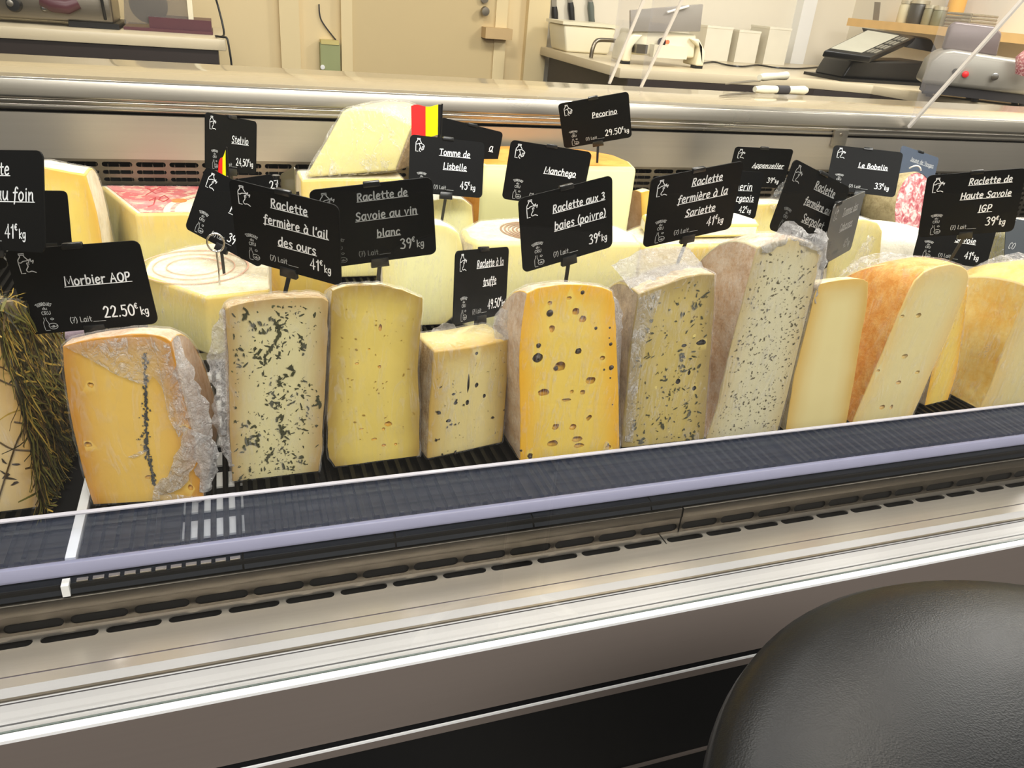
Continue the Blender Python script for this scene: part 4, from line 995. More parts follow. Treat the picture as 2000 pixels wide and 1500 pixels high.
yb = cheese('yellow_back_block', 'pale yellow block under dark film behind the sign showing 42 euro', 'cheese', Fp, .08, 4, M['p_back'], M['r_pale'], rough=.0006, wrap=M['film_soft'], bev=.004)[0]
crumple('film_fold', [P(1505, 408, 1.055), P(1530, 388, 1.06), P(1560, 372, 1.07), P(1590, 380, 1.08)], [.02, .05, .06, .03], film('smoky_film', .12, .5, (60, 60, 30), (.5, .5, .48, 1)), yb, .005, 61)
Fw = Face([(1612, 640), (1616, 540), (1622, 440)], [(1706, 640), (1716, 540), (1724, 452)], [(1640, 430), (1690, 428), (1716, 436)], ZT, .83)
wb = cheese('white_wrapped_block', 'greenish white block in shiny film behind the tall speckled wedge', 'cheese', Fw, .06, 6, M['p_green_w'], M['r_white'], rough=.0006, wrap=M['film'], bev=.006)[0]
crumple('film_fold', [P(1636, 545, .80), P(1665, 520, .80), P(1690, 490, .805), P(1702, 462, .81)], [.006, .014, .02, .012], M['film_white'], wb, .004, 63)
c = P(1752, 492, .98); lathe_c = (c.x, 1.0, ZT)
bl = empty('bloomy_round', lathe_c, 'round cheese with bloomy white rind behind the orange rinded wedge', 'cheese')
zc = P(1752, 463, .95).z - ZT
lathe('rind', [(0, 0), (.058, 0), (.064, .006), (.065, zc - .012), (.058, zc - .003), (.04, zc), (0, zc + .001)], lathe_c, M['r_white'], bl, (0, 0, 1), 40)
# cut dry sausage
Ysg = 1.10; cs = P(1786, 406, Ysg); rs = (P(1834, 406, Ysg) - cs).length
ax = Vector((-.20, 1, -.32)).normalized(); zsup = cs.z - rs * 1.14
sg = empty('dry_sausage', (cs.x, cs.y, zsup), 'cut dry sausage with pink marbled face and tied end behind the signs', 'sausage')
dk = box('dark_wrapped_block', (cs.x - .075, Ysg - .015, ZT), (cs.x + .075, Ysg + .09, zsup - .030), plain('plum_grey_wrapping', (92, 78, 82), .4, 0, .5, .12, 30, .3), None, .008, 3)
tag(dk, 'dark plum grey wrapped block carrying the cut sausage', 'wrapped food')
def sausage():
    t = NT('marbled_sausage_meat'); v = t.coord(); n1 = t.noise(v, 26, 3, .5); vo = t.n('ShaderNodeTexVoronoi'); vo.inputs['Scale'].default_value = 110; vo.feature = 'SMOOTH_F1'; t.l(v, vo.inputs['Vector'])
    n2 = t.noise(v, 95, 3, .6, .8)
    return t.done(t.bsdf(Base_Color=t.ramp(n2, [(.40, lin((176, 84, 92))), (.52, lin((214, 150, 150))), (.60, lin((236, 208, 200)))]), Roughness=.4))
bm = bmesh.new()
add_lathe(bm, [(rs * .96, .0), (rs, .006), (rs, .06), (rs * .9, .072), (rs * .5, .08), (0, .083)], cs, ax, 40)
for v in bm.verts: v.co.z = cs.z + (v.co.z - cs.z) * 1.12
bm_obj('casing', bm, rind('olive_sausage_casing', (128, 112, 72), (186, 170, 128), 60, .6, .4), sg, 50)
bm = bmesh.new(); add_lathe(bm, [(0, -.002), (rs * .8, -.0015), (rs * .96, .001), (rs * .96, .004), (0, .004)], cs, ax, 40)
for v in bm.verts: v.co.z = cs.z + (v.co.z - cs.z) * 1.12
bm_obj('cut_face', bm, sausage(), sg, 50)
tp_ = cs + Vector((-.02, .02, rs * 1.14))
tube('tie', smooth_path([tp_, tp_ + Vector((.002, -.004, .004)), tp_ + Vector((.010, -.006, .006)), tp_ + Vector((.016, -.008, .003)), tp_ + Vector((.020, -.008, -.002))], 6), .0014, plain('white_string', (220, 214, 204), .8), sg, 6)
# right edge pieces and a small wrapped lump
Fe = Face([(1925, 640), (1930, 540), (1936, 452)], [(2090, 640), (2090, 540), (2090, 436)], [(1980, 440)], ZT, .90)
cheese('grey_filmed_block', 'cream block in greyish film behind the sign pair at the right edge', 'cheese', Fe, .07, 5, M['p_green_w'], M['r_white'], rough=.0006, wrap=M['film_white'], bev=.005)
cl = PZ(140, 690, ZT); bm = bmesh.new(); bmesh.ops.create_icosphere(bm, subdivisions=4, radius=.030)
for v in bm.verts: v.co = Vector((v.co.x * 1.2, v.co.y, max(-.019, v.co.z * .75))) * (1 + .12 * noise.noise(v.co * 60) + .05 * noise.noise(v.co * 160)) ; v.co += Vector((cl.x - .005, cl.y + .03, ZT + .0235))
lump = bm_obj('wrapped_lump', bm, plain('mauve_wrapping', (170, 152, 164), .35, 0, .5, .12, 40, .4), None, 60)
tag(lump, 'small mauve wrapped lump half hidden behind the ash line cheese', 'wrapped food')

# ------------------------------------------------------------------ hand lettering
GL = {
'a': '.46|~.36,.42 .2,.5 .04,.3 .08,.05 .22,.0 .36,.2;.38,.5 .36,.12 .42,0', 'b': '.44|.06,.75 .05,0;~.05,.3 .2,.5 .36,.38 .34,.1 .18,0 .05,.1',
'c': '.38|~.33,.42 .2,.5 .05,.32 .06,.1 .18,0 .34,.08', 'd': '.46|~.36,.4 .2,.48 .05,.3 .08,.05 .22,0 .36,.18;.38,.78 .37,.1 .42,0',
'e': '.42|~.06,.26 .34,.3 .3,.46 .18,.5 .05,.32 .08,.08 .2,0 .36,.08', 'f': '.36|~.36,.68 .26,.76 .17,.62 .15,.2 .1,-.2;.02,.44 .32,.46',
'g': '.44|~.34,.42 .2,.5 .05,.34 .1,.1 .22,.06 .34,.25;~.36,.5 .36,.05 .28,-.2 .14,-.24 .04,-.16', 'h': '.44|.06,.76 .05,0;~.05,.28 .2,.48 .32,.4 .34,.15 .37,0',
'i': '.2|.09,.5 .1,0;.09,.66 .1,.70', 'k': '.4|.06,.76 .05,0;.34,.48 .06,.22 .36,0', 'l': '.24|~.1,.78 .09,.2 .12,.02 .2,.0',
'm': '.62|.05,.5 .05,0;~.05,.28 .16,.49 .27,.42 .28,0;~.28,.28 .4,.49 .52,.42 .54,.12 .57,0', 'n': '.44|.05,.5 .06,0;~.06,.28 .2,.49 .32,.42 .34,.12 .38,0',
'o': '.44|~.2,.5 .05,.36 .05,.12 .18,0 .34,.1 .36,.36 .22,.5 .18,.49', 'p': '.44|.06,.5 .04,-.25;~.05,.32 .2,.5 .36,.4 .33,.12 .2,.02 .05,.12',
'r': '.34|.06,.5 .06,0;~.06,.28 .16,.46 .3,.48', 's': '.36|~.31,.44 .18,.5 .07,.4 .16,.28 .3,.16 .24,.02 .05,.04', 't': '.36|.16,.7 .15,.12 .2,0 .3,.04;.02,.46 .32,.48',
'u': '.46|~.05,.5 .05,.15 .16,0 .3,.1 .36,.3;.38,.5 .37,.1 .42,0', 'v': '.42|.04,.5 .18,0 .36,.5', 'x': '.42|.05,.5 .36,0;.36,.5 .04,0', 'z': '.4|.05,.48 .35,.48 .05,0 .37,.02',
'R': '.5|.07,.72 .06,0;~.07,.7 .3,.72 .38,.56 .28,.4 .08,.36;.16,.38 .42,0', 'S': '.46|~.4,.62 .26,.73 .09,.6 .14,.42 .33,.3 .36,.1 .2,0 .04,.08',
'M': '.72|.05,0 .11,.72 .35,.16 .59,.72 .66,0', 'A': '.52|.03,0 .24,.72 .46,0;.1,.26 .4,.26', 'O': '.54|~.27,.72 .07,.55 .06,.2 .24,0 .44,.12 .48,.5 .32,.71 .25,.72',
'P': '.46|.07,.72 .06,0;~.07,.7 .3,.72 .38,.54 .28,.34 .08,.32', 'T': '.5|.02,.7 .46,.72;.25,.71 .22,0', 'L': '.42|.08,.74 .06,.02 .38,.04',
'B': '.48|.07,.72 .06,0;~.07,.71 .3,.7 .34,.54 .26,.4 .1,.38;~.1,.39 .34,.36 .4,.16 .28,.01 .06,0', 'H': '.54|.07,.72 .06,0;.46,.74 .45,0;.06,.36 .46,.38',
'I': '.2|.1,.72 .1,0', 'G': '.54|~.44,.6 .3,.72 .1,.56 .07,.22 .24,0 .42,.1 .44,.32;.26,.32 .46,.32', 'K': '.46|.07,.72 .06,0;.4,.72 .07,.32 .42,0',
'C': '.46|~.4,.6 .28,.72 .08,.5 .1,.14 .26,0 .42,.1', 'E': '.42|.38,.7 .08,.72 .06,0 .38,.02;.08,.38 .32,.38', 'U': '.5|~.06,.72 .07,.2 .22,0 .4,.12 .43,.3 .44,.72',
'J': '.38|~.3,.72 .3,.2 .2,.0 .04,.12', 'V': '.46|.03,.72 .22,0 .44,.72',
'0': '.46|~.22,.72 .06,.5 .08,.14 .22,0 .38,.14 .4,.5 .26,.71 .2,.71', '1': '.28|.04,.56 .17,.72 .17,0', '2': '.44|~.06,.56 .2,.72 .36,.58 .26,.3 .05,.02;.05,.02 .4,.02',
'3': '.42|~.07,.64 .22,.72 .35,.58 .2,.4;~.2,.4 .38,.26 .3,.04 .05,.06', '4': '.46|.3,0 .3,.72 .04,.22 .42,.22', '5': '.42|.36,.7 .1,.7 .08,.42;~.08,.42 .28,.44 .36,.22 .24,.0 .05,.06',
'7': '.42|.05,.7 .38,.7 .14,0;.12,.36 .34,.38', '9': '.42|~.35,.55 .2,.72 .06,.55 .14,.38 .3,.42 .36,.6 .34,.3 .24,0',
'\u20ac': '.46|~.4,.62 .26,.7 .1,.5 .1,.2 .26,.02 .4,.1;.02,.42 .3,.42;.02,.3 .28,.3', '(': '.22|~.2,.8 .07,.5 .08,.15 .2,-.1', ')': '.22|~.02,.8 .15,.5 .14,.15 .02,-.1',
"'": '.14|.08,.78 .05,.6', '.': '.16|.07,.0 .09,.05', ',': '.16|.09,.06 .05,-.12', '-': '.3|.04,.3 .26,.3', ' ': '.26|'}
def glyph(ch):
    acc = None
    if ch == '\u00e8': ch, acc = 'e', '.12,.78 .24,.62'
    if ch == '\u00e0': ch, acc = 'a', '.12,.78 .26,.62'
    if ch == '\u00e9': ch, acc = 'e', '.26,.8 .16,.64'
    adv, body = GL[ch].split('|'); out = []
    for st in [x for x in body.split(';') if x] + ([acc] if acc else []):
        sm = st[0] == '~'; pts = [tuple(float(v) for v in q.split(',')) for q in st.lstrip('~').split()]
        if sm: pts = [(p.x, p.y) for p in smooth_path([Vector((a, b, 0)) for a, b in pts], 4)]
        out.append(pts)
    return float(adv), out
def text_w(s): return sum(glyph(c)[0] for c in s)
def ribbon(bm, pts, hw, put):
    """flat painted stroke with rounded ends along 2D points (metres on the card)"""
    pts = [Vector((p[0], p[1], 0)) for p in pts]; n = len(pts)
    prev = None
    for i in range(n):
        a = pts[max(0, i-1)]; b = pts[min(n-1, i+1)]; t = (b - a)
        t = t.normalized() if t.length > 1e-9 else Vector((1, 0, 0)); s = Vector((-t.y, t.x, 0)) * hw
        cur = (bm.verts.new(put(pts[i] + s)), bm.verts.new(put(pts[i] - s)))
        if prev: bm.faces.new((prev[0], prev[1], cur[1], cur[0]))
        prev = cur
    sharp = [0, n - 1] + [i for i in range(1, n - 1) if (pts[i] - pts[i-1]).length > 1e-9 and (pts[i+1] - pts[i]).length > 1e-9 and (pts[i] - pts[i-1]).angle(pts[i+1] - pts[i]) > .5]
    for i in sharp:
        bm.faces.new([bm.verts.new(put(pts[i] + Vector((math.cos(k * math.pi / 3), math.sin(k * math.pi / 3), 0)) * hw)) for k in range(6)])
def write(bm, s, x, y, sx, sy, hw, put, slant=.0, jig=0.0):
    for ch in s:
        adv, sts = glyph(ch); jy = rnd.uniform(-jig, jig) * sy
        for st in sts: ribbon(bm, [(x + (p[0] + p[1] * slant) * sx, y + p[1] * sy + jy) for p in st], hw, put)
        x += (adv + .06) * sx
    return x
POSE = {
'foin':((-0.1596,0.620,-0.1611),(0.7970,-0.5908,0.1255),(0.0857,0.3162,0.9448),0.0960),
'morbier':((-0.1154,0.640,-0.2347),(0.9834,-0.1454,0.1082),(-0.0977,0.0774,0.9922),0.0960),
'stelvio':((0.0020,1.080,-0.2091),(0.6374,0.7384,-0.2202),(0.0847,0.2169,0.9725),0.0960),
'kl':((-0.0031,0.930,-0.2610),(0.7249,-0.6434,-0.2460),(0.3854,0.0829,0.9190),0.1091),
'ail':((0.0394,0.670,-0.2022),(0.7919,-0.6072,-0.0645),(-0.0276,-0.1412,0.9896),0.1046),
'vin':((0.1174,0.680,-0.1977),(0.9918,-0.0338,0.1230),(-0.1266,-0.1429,0.9816),0.1066),
'lisb':((0.2577,0.970,-0.2099),(0.9953,0.0411,-0.0874),(0.0722,0.2839,0.9561),0.0986),
'behind':((0.3283,1.120,-0.2164),(0.9788,0.0541,-0.1973),(0.1866,0.1600,0.9693),0.0985),
'pecor':((0.5169,1.100,-0.1670),(0.9016,-0.3511,0.2525),(-0.3450,-0.2317,0.9096),0.1034),
'manch':((0.3947,0.970,-0.2193),(0.9731,-0.2143,-0.0851),(0.0898,0.0122,0.9959),0.1093),
'baies':((0.2947,0.660,-0.1941),(0.9685,0.1764,0.1758),(-0.1722,-0.0359,0.9844),0.1019),
'truffe':((0.2175,0.670,-0.2552),(0.7505,0.6371,-0.1756),(0.0455,0.2153,0.9755),0.0960),
'sari':((0.4394,0.680,-0.1814),(0.9854,0.0711,0.1546),(-0.1401,-0.1764,0.9743),0.1075),
'appen':((0.8543,1.140,-0.2407),(0.9530,-0.3011,0.0346),(-0.0959,-0.1913,0.9768),0.1000),
'rin':((0.7235,1.020,-0.2567),(0.9989,-0.0395,-0.0268),(0.0296,0.0715,0.9970),0.1026),
'serp':((0.6207,0.720,-0.1960),(0.9305,0.1732,-0.3226),(0.2914,0.1835,0.9388),0.1120),
'gray':((0.6936,0.740,-0.2267),(0.8577,0.5139,0.0174),(-0.0313,0.0183,0.9993),0.1050),
'bobel':((0.9849,1.040,-0.2221),(0.7996,-0.6002,0.0204),(0.2955,0.4228,0.8567),0.1080),
'vosges':((1.2213,1.160,-0.2472),(0.9765,0.0255,-0.2138),(0.1985,0.2780,0.9399),0.1044),
'haute':((0.8373,0.700,-0.1865),(0.8940,-0.4087,0.1834),(-0.1949,0.0139,0.9807),0.1097),
'savoie':((0.9988,0.840,-0.2739),(0.9067,-0.4203,-0.0348),(0.1303,0.2007,0.9709),0.1076),
}
for k in POSE:
    c, ex, ey, w = POSE[k]; POSE[k] = (Vector((c[0], c[1], c[2] + CAMZ)), Vector(ex).normalized(), Vector(ey).normalized(), w)
ICON = ['.2,.97 .5,.97 .5,.9 .2,.9 .2,.97', '~.25,.9 .21,.8 .08,.68 .05,.52', '.05,.52 .06,.02 .3,.02', '~.45,.9 .5,.8 .6,.7 .63,.62', '~.05,.56 .2,.53 .35,.6 .62,.62']
COW = ['~.62,.62 .7,.66 .64,.52 .52,.5 .56,.36 .48,.26 .40,.16 .5,.07 .7,.1 .92,.02', '~.70,.6 .80,.70 .80,.56 .95,.62 .88,.48', '~.62,.46 .64,.44 .65,.46']
SHEEP = ['~.42,.52 .5,.62 .74,.58 .93,.46 .9,.34', '~.42,.52 .52,.36 .46,.22 .42,.1 .56,.0', '~.74,.4 .7,.22 .8,.16 .88,.26 .84,.42', '~.56,.3 .6,.2 .7,.12']
BOT = ['~.2,1 .2,.8 .1,.6 .1,.1', '.1,.1 .12,.0 .4,.0', '~.34,1 .34,.8 .42,.6 .44,.45', '~.5,.5 .4,.35 .5,.12 .75,.08 .95,.2 .95,.4 .75,.52 .5,.5', '~.5,.3 .62,.22 .8,.24 .95,.34', '~.62,.3 .7,.36 .76,.3 .68,.26 .62,.3', '~.72,.78 .62,.86 .72,.94 .84,.86 .72,.78']
SIGN_H = .705
FOOTZ = dict(kl=zt - .01, behind=zo - .012, manch=zn - .015, appen=ZT + .003, bobel=.862, vosges=.84, savoie=ZT + .003)     # what a hidden stake stands in
def sign(key, lines, price, label, stake=None, animal='cow', lait=True, bright='chalk', logo='chalk_grey', stake_side=.0, price_x=.76, price_y=.13, plate=None, clips=True, slant=.06, lx=.33, group='black card price signs on stakes'):
    c, ex, ey, w = POSE[key]; h = w * SIGN_H; nz = ex.cross(ey).normalized(); ey2 = nz.cross(ex).normalized(); ex = ey2.cross(nz).normalized()
    ey = ey2
    if stake is None and key in FOOTZ:
        stake = c - ey * (h * .5); stake.z = FOOTZ[key] + .03
    foot = stake if stake is not None else c - ey * (h * .5 + .02)
    root = empty('price_sign', foot, label, 'price sign', group)
    def put(off): return lambda p: c + ex * p.x + ey * p.y + nz * off
    # card with rounded corners
    r = w * .055; ring = []
    for (cx, cy, a0) in ((w/2 - r, h/2 - r, 0), (-w/2 + r, h/2 - r, 90), (-w/2 + r, -h/2 + r, 180), (w/2 - r, -h/2 + r, 270)):
        for k in range(6):
            a = math.radians(a0 + 90 * k / 5); ring.append(c + ex * (cx + r * math.cos(a)) + ey * (cy + r * math.sin(a)) - nz * .0006)
    bm = bmesh.new(); add_prism(bm, ring, nz * .0012); bm_obj('card', bm, plate or M['sign'], root)
    bm = bmesh.new(); pf = put(.0008); hw = w * .0058
    for (s, cx, cy, wf) in lines:
        tw = sum(glyph(ch)[0] + .06 for ch in s); sx = wf * w / tw; sy = min(sx * 1.02, h * .21)
        x0 = (cx - .5) * w - wf * w / 2; y0 = (cy - .5) * h - .25 * sy
        write(bm, s, x0, y0, sx, sy, hw, pf, slant, .02)
        ribbon(bm, [(x0 - .004 * w, y0 - .1 * sy), (x0 + wf * w, y0 - .07 * sy)], hw * .55, pf)
    if price:
        num = price; pw_ = .235 if len(num) < 4 else .36
        sy = h * .185; sx = sy * .86
        tw = sum(glyph(ch)[0] + .06 for ch in num) * sx; x = (price_x - .5) * w - tw / 2 - .06 * w; y0 = (price_y - .5) * h
        x = write(bm, num, x, y0, sx, sy, hw, pf, .03)
        x = write(bm, '\u20ac', x - .01 * sx, y0 + sy * .42, sx * .5, sy * .5, hw * .7, pf)
        write(bm, 'kg', x + .1 * sx, y0, sx * .62, sy * .66, hw * .75, pf)
    if bm.verts: bm_obj('lettering', bm, M[bright], root)
    else: bm.free()
    if not animal: animal = None
    if animal:
        bm = bmesh.new(); ix, iy, iw, ih = -.43 * w, .22 * h, .125 * w, .235 * h
        for st in ICON + (COW if animal == 'cow' else SHEEP):
            pts = [tuple(float(v) for v in q.split(',')) for q in st.lstrip('~').split()]
            if st[0] == '~': pts = [(p.x, p.y) for p in smooth_path([Vector((a, b, 0)) for a, b in pts], 4)]
            ribbon(bm, [(ix + p[0] * iw, iy + p[1] * ih) for p in pts], w * .0036, pf)
        bm_obj('milk_pictogram', bm, M[bright], root)
        bm = bmesh.new(); s = 'TERROIRS'; n = len(s)
        for k, ch in enumerate(s):
            a = (k - (n - 1) / 2) * .17; px_, py_ = -.335 * w + math.sin(a) * .062 * w * 1.25, -.165 * h + (math.cos(a) - 1) * .05 * w
            adv, sts = glyph(ch); q = .036 * w
            for st in sts:
                pts = []
                for p in st:
                    u, v = (p[0] - adv / 2) * q * .85, p[1] * q
                    pts.append((px_ + u * math.cos(a) + v * math.sin(a), py_ - u * math.sin(a) + v * math.cos(a)))
                ribbon(bm, pts, w * .0022, pf)
        write(bm, 'du', -.352 * w, -.215 * h, .036 * w, .030 * w, w * .0018, pf); write(bm, 'CRU', -.368 * w, -.275 * h, .044 * w, .040 * w, w * .0022, pf)
        for st in BOT:
            pts = [tuple(float(v) for v in q.split(',')) for q in st.lstrip('~').split()]
            if st[0] == '~': pts = [(p.x, p.y) for p in smooth_path([Vector((a, b, 0)) for a, b in pts], 3)]
            ribbon(bm, [(-.385 * w + p[0] * .115 * w, -.465 * h + p[1] * .155 * h) for p in pts], w * .0021, pf)
        bm_obj('shop_emblem', bm, M[logo], root)
    if lait:
        bm = bmesh.new(); x = write(bm, '(7) Lait', (lx - .5) * w, -.40 * h, .056 * w, .062 * w, w * .0026, pf)
        ribbon(bm, [(x + .004 * w, -.405 * h), (x + .10 * w, -.405 * h)], w * .0018, pf)
        bm_obj('milk_line', bm, M[logo], root)
    if clips:
        for (yy, hh, ww) in ((-h / 2, .0052, .0085), (h / 2, .0026, .0075)):
            bm = bmesh.new(); o = c + ex * (stake_side * w) + ey * yy
            fs = add_prism(bm, [o + ex * a + ey * b - nz * .0022 for a, b in ((-ww, -hh), (ww, -hh), (ww * .92, hh * .75), (-ww * .92, hh * .75))], nz * .0046); bevel_all(bm, .0006, 2)
            bm_obj('clip', bm, M['clip'], root, 40)
        cb = c + ex * (stake_side * w) - ey * (h / 2 + .003) - nz * .0004
        bm = bmesh.new(); f2 = foot - Vector((0, 0, .030)) if stake is not None else foot
        d = (f2 - cb); sd = d.cross(nz).normalized(); 
        add_prism(bm, [cb - sd * .0019 - nz * .0007, cb + sd * .0019 - nz * .0007, f2 + sd * .0015 - nz * .0007, f2 - sd * .0015 - nz * .0007], nz * .0014)
        bm_obj('stake', bm, M['clip'], root)
    return root
def SP(key, x, y, dY=0.0):       # foot of a stake: pixel at the sign's own depth
    return P(x, y, POSE[key][0].y + dY)
sign('foin', [('Raclette', .5, .80, .40), ('au foin', .74, .55, .36)], '41', 'large sign cut by the left edge with foin as its last word', None, bright='chalk', price_x=.74)
sign('morbier', [('Morbier AOP', .62, .58, .51)], '22.50', 'sign priced 22.50 above the cheese with the ash line', SP('morbier', 168, 668), price_x=.78, logo='chalk_grey')
sign('stelvio', [('Stelvio', .66, .58, .34)], '24,50', 'narrow turned sign priced 24,50 standing against the back panel', SP('stelvio', 455, 350), price_x=.76)
sign('kl', [('Kl', .50, .60, .12)], '39', 'tilted sign with only a K visible, overlapped by the green flecked cheese sign', None, price_x=.64)
sign('ail', [('Raclette', .55, .82, .34), ("ferm\u00e8re \u00e0 l'ail".replace('ferm\u00e8re', 'fermi\u00e8re'), .60, .60, .60), ('des ours', .60, .36, .36)], '41', 'sign with three lines ending des ours above the green flecked cheese', SP('ail', 537, 580), price_x=.82)
sign('vin', [('Raclette de', .58, .84, .42), ('Savoie au vin', .60, .60, .52), ('blanc', .60, .36, .20)], '39', 'greyish sign with three lines ending blanc above the plain buttery block', SP('vin', 730, 560), bright='chalk_dim', logo='chalk_faint', price_x=.80)
sign('lisb', [('Tomme de', .60, .74, .42), ('Lisbelle', .61, .50, .32)], '45', 'sign priced 45 with two lines, below the red and yellow flag', SP('lisb', 856, 440), 'sheep', price_x=.80)
sign('behind', [('a', .86, .62, .07)], None, 'dark sign mostly hidden behind the two line sign priced 45', None, None, lait=False)
sign('pecor', [('Pecorino', .64, .62, .36)], '29.50', 'highest sign, priced 29.50, in front of the back rail', SP('pecor', 1169, 324), 'sheep', price_x=.80)
sign('manch', [('Manchego', .66, .58, .40)], '39', 'one word sign tilted right in front of the orange topped half wheel', None, 'sheep', price_x=.80)
sign('baies', [('Raclette aux 3', .63, .74, .57), ('baies (poivre)', .64, .50, .57)], '39', 'two line sign ending poivre above the peppercorn block', SP('baies', 1103, 556), price_x=.84)
sign('truffe', [('Raclette \u00e0 la', .64, .78, .52), ('truffe', .64, .52, .26)], '49.50', 'narrow turned sign priced 49.50 above the short truffle block', SP('truffe', 922, 662), price_x=.80)
sign('sari', [('Raclette', .62, .82, .34), ('fermi\u00e8re \u00e0 la', .60, .60, .56), ('Sariette', .60, .38, .34)], '41', 'three line sign ending Sariette above the mottled olive block', SP('sari', 1305, 532), price_x=.80)
sign('appen', [('Appenzeller', .64, .55, .54)], '39', 'small one word sign with slanted writing behind the sign pair near the middle right', None, price_x=.80, slant=.2)
sign('rin', [('Vacherin', .60, .66, .5), ('fribourgeois', .60, .42, .62)], '42', 'sign priced 42 half hidden behind the three line Sariette sign', SP('rin', 1387, 474), price_x=.80)
sign('serp', [('Raclette', .62, .80, .36), ('fermi\u00e8re au', .60, .55, .46), ('Serpolet', .62, .32, .38)], None, 'tilted sign behind the tallest speckled wedge, its last word Serpolet', SP('serp', 1560, 505, .02), bright='chalk_dim', logo='chalk_faint')
sign('gray', [('Tomme des', .60, .78, .5), ('Cabasses', .58, .52, .42)], '45', 'shiny grey looking sign turned sideways above the smooth pale wedge', SP('gray', 1612, 552), bright='chalk_dim', logo='chalk_faint', stake_side=-.38, plate=plain('satin_grey_card', (92, 92, 90), .25, 0, .6, .04))
sign('bobel', [('Le Bobelin', .62, .60, .42)], '33', 'sign priced 33 to the left of the cut sausage', None, price_x=.80)
sign('vosges', [('Jaune de Vosges', .60, .74, .62)], None, 'bluish grey sign behind the one priced 33, above the cut sausage', None, None, plate=plain('slate_blue_card', (74, 84, 100), .35, 0, .5, .04), bright='chalk_grey', lait=False)
sign('haute', [('Raclette de', .66, .84, .44), ('Haute Savoie', .64, .62, .52), ('IGP', .66, .40, .14)], '39', 'big three line sign ending IGP above the orange rinded wedge', SP('haute', 1842, 512), price_x=.80)
sign('savoie', [('Tomme de', .6, .8, .4), ('Savoie', .64, .46, .28)], '41', 'sign reading Savoie 41 tucked under the three line IGP sign', None, price_x=.78)
# blank back of a sign, a card at the left edge, an edge-on card, and a slate card at the right edge
def card(ring, nz, label, mat, name='price_sign', strokes=None, foot=None, extra=None, smat='chalk'):
    ring = [Vector(p) for p in ring]; c = sum(ring, Vector()) / len(ring)
    root = empty(name, foot or Vector((c.x, c.y, min(p.z for p in ring) - .03)), label, 'price sign', 'black card price signs on stakes')
    n = len(ring); out = []
    for i, p in enumerate(ring):
        a, b = ring[i-1], ring[(i+1) % n]; r = .005; u = (a - p).normalized() * r; v = (b - p).normalized() * r
        for k in range(5):
            t = k / 4; out.append(p + u * (1 - t) ** 2 + v * t ** 2)
    bm = bmesh.new(); add_prism(bm, out, Vector(nz) * .0012); bm_obj('card', bm, mat, root)
    lo = sorted(ring, key=lambda p: p.z)[:2]; m = (lo[0] + lo[1]) / 2 + Vector(nz) * .0006
    bm = bmesh.new(); add_prism(bm, [m + Vector((-.0018, 0, .004)), m + Vector((.0018, 0, .004)), root.location + Vector((.0015, 0, 0)), root.location + Vector((-.0015, 0, 0))], Vector(nz) * .0014); bm_obj('stake', bm, M['clip'], root)
    bm = bmesh.new(); add_prism(bm, [m + Vector((-.008, -.002, -.003)), m + Vector((.008, -.002, -.003)), m + Vector((.008, -.002, .005)), m + Vector((-.008, -.002, .005))], Vector(nz) * .005); bm_obj('clip', bm, M['clip'], root)
    if strokes:
        bm = bmesh.new(); ex = (ring[1] - ring[0]).normalized(); nn = -Vector(nz).normalized(); ey = nn.cross(ex) * -1
        if ey.z < 0: ey = -ey
        for (s, px_, sx, sy) in strokes: write(bm, s, 0, 0, sx, sy, .0006, lambda p, q=px_: q + ex * p.x + ey * p.y - Vector(nz) * .0002)
        bm_obj('lettering', bm, M[smat], root)
    return root
Yc = .78
card([P(40, 372, Yc), P(131, 373, Yc), P(141, 482, Yc), P(48, 488, Yc)], (0, 1, 0), 'blank black card just right of the large left edge sign', M['sign'])
Yc = .665
card([P(-90, 505, Yc), P(6, 487, Yc), P(17, 522, Yc), P(-80, 545, Yc)], (0, 1, 0), 'low card at the left edge, only its right corner in view', M['sign'], strokes=[('nu', P(-8, 512, Yc - .0006), .02, .02)], smat='chalk')
e = card([P(548, 340, 1.0), P(575, 326, .93), P(577, 380, .93), P(549, 384, 1.0)], Vector((.9, .3, 0)).normalized(), 'thin card seen almost edge on beside the green flecked cheese sign', plain('olive_sheen_card', (120, 112, 84), .3, 0, .5, .05))  # light reflected off the card's surface is put into its olive colour
bm = bmesh.new(); q0 = P(539, 342, 1.0); q1 = P(541, 382, 1.0); add_tube(bm, [q0, q1], .0045, 10); bmesh.ops.recalc_face_normals(bm, faces=bm.faces[:]); bm_obj('clip', bm, M['clip'], e, 40)
k2 = card([P(462, 350, .99), P(532, 340, .99), P(545, 392, .99), P(470, 400, .99)], (0, 1, 0), 'dark card with a curled top edge between two front signs at upper left', M['sign'], strokes=[('27', P(528, 369, .9892), .012, .013)])
Yc = .86
card([P(1966, 424, Yc), P(2050, 440, Yc), P(2045, 520, Yc), P(1962, 502, Yc)], (0, 1, 0), 'slate grey card at the right edge with faint emblem', plain('slate_card', (92, 98, 104), .4, 0, .5, .05), strokes=[('E', P(1970, 445, Yc - .0006), .02, .018), ('co', P(1968, 485, Yc - .0006), .016, .02)], smat='chalk')
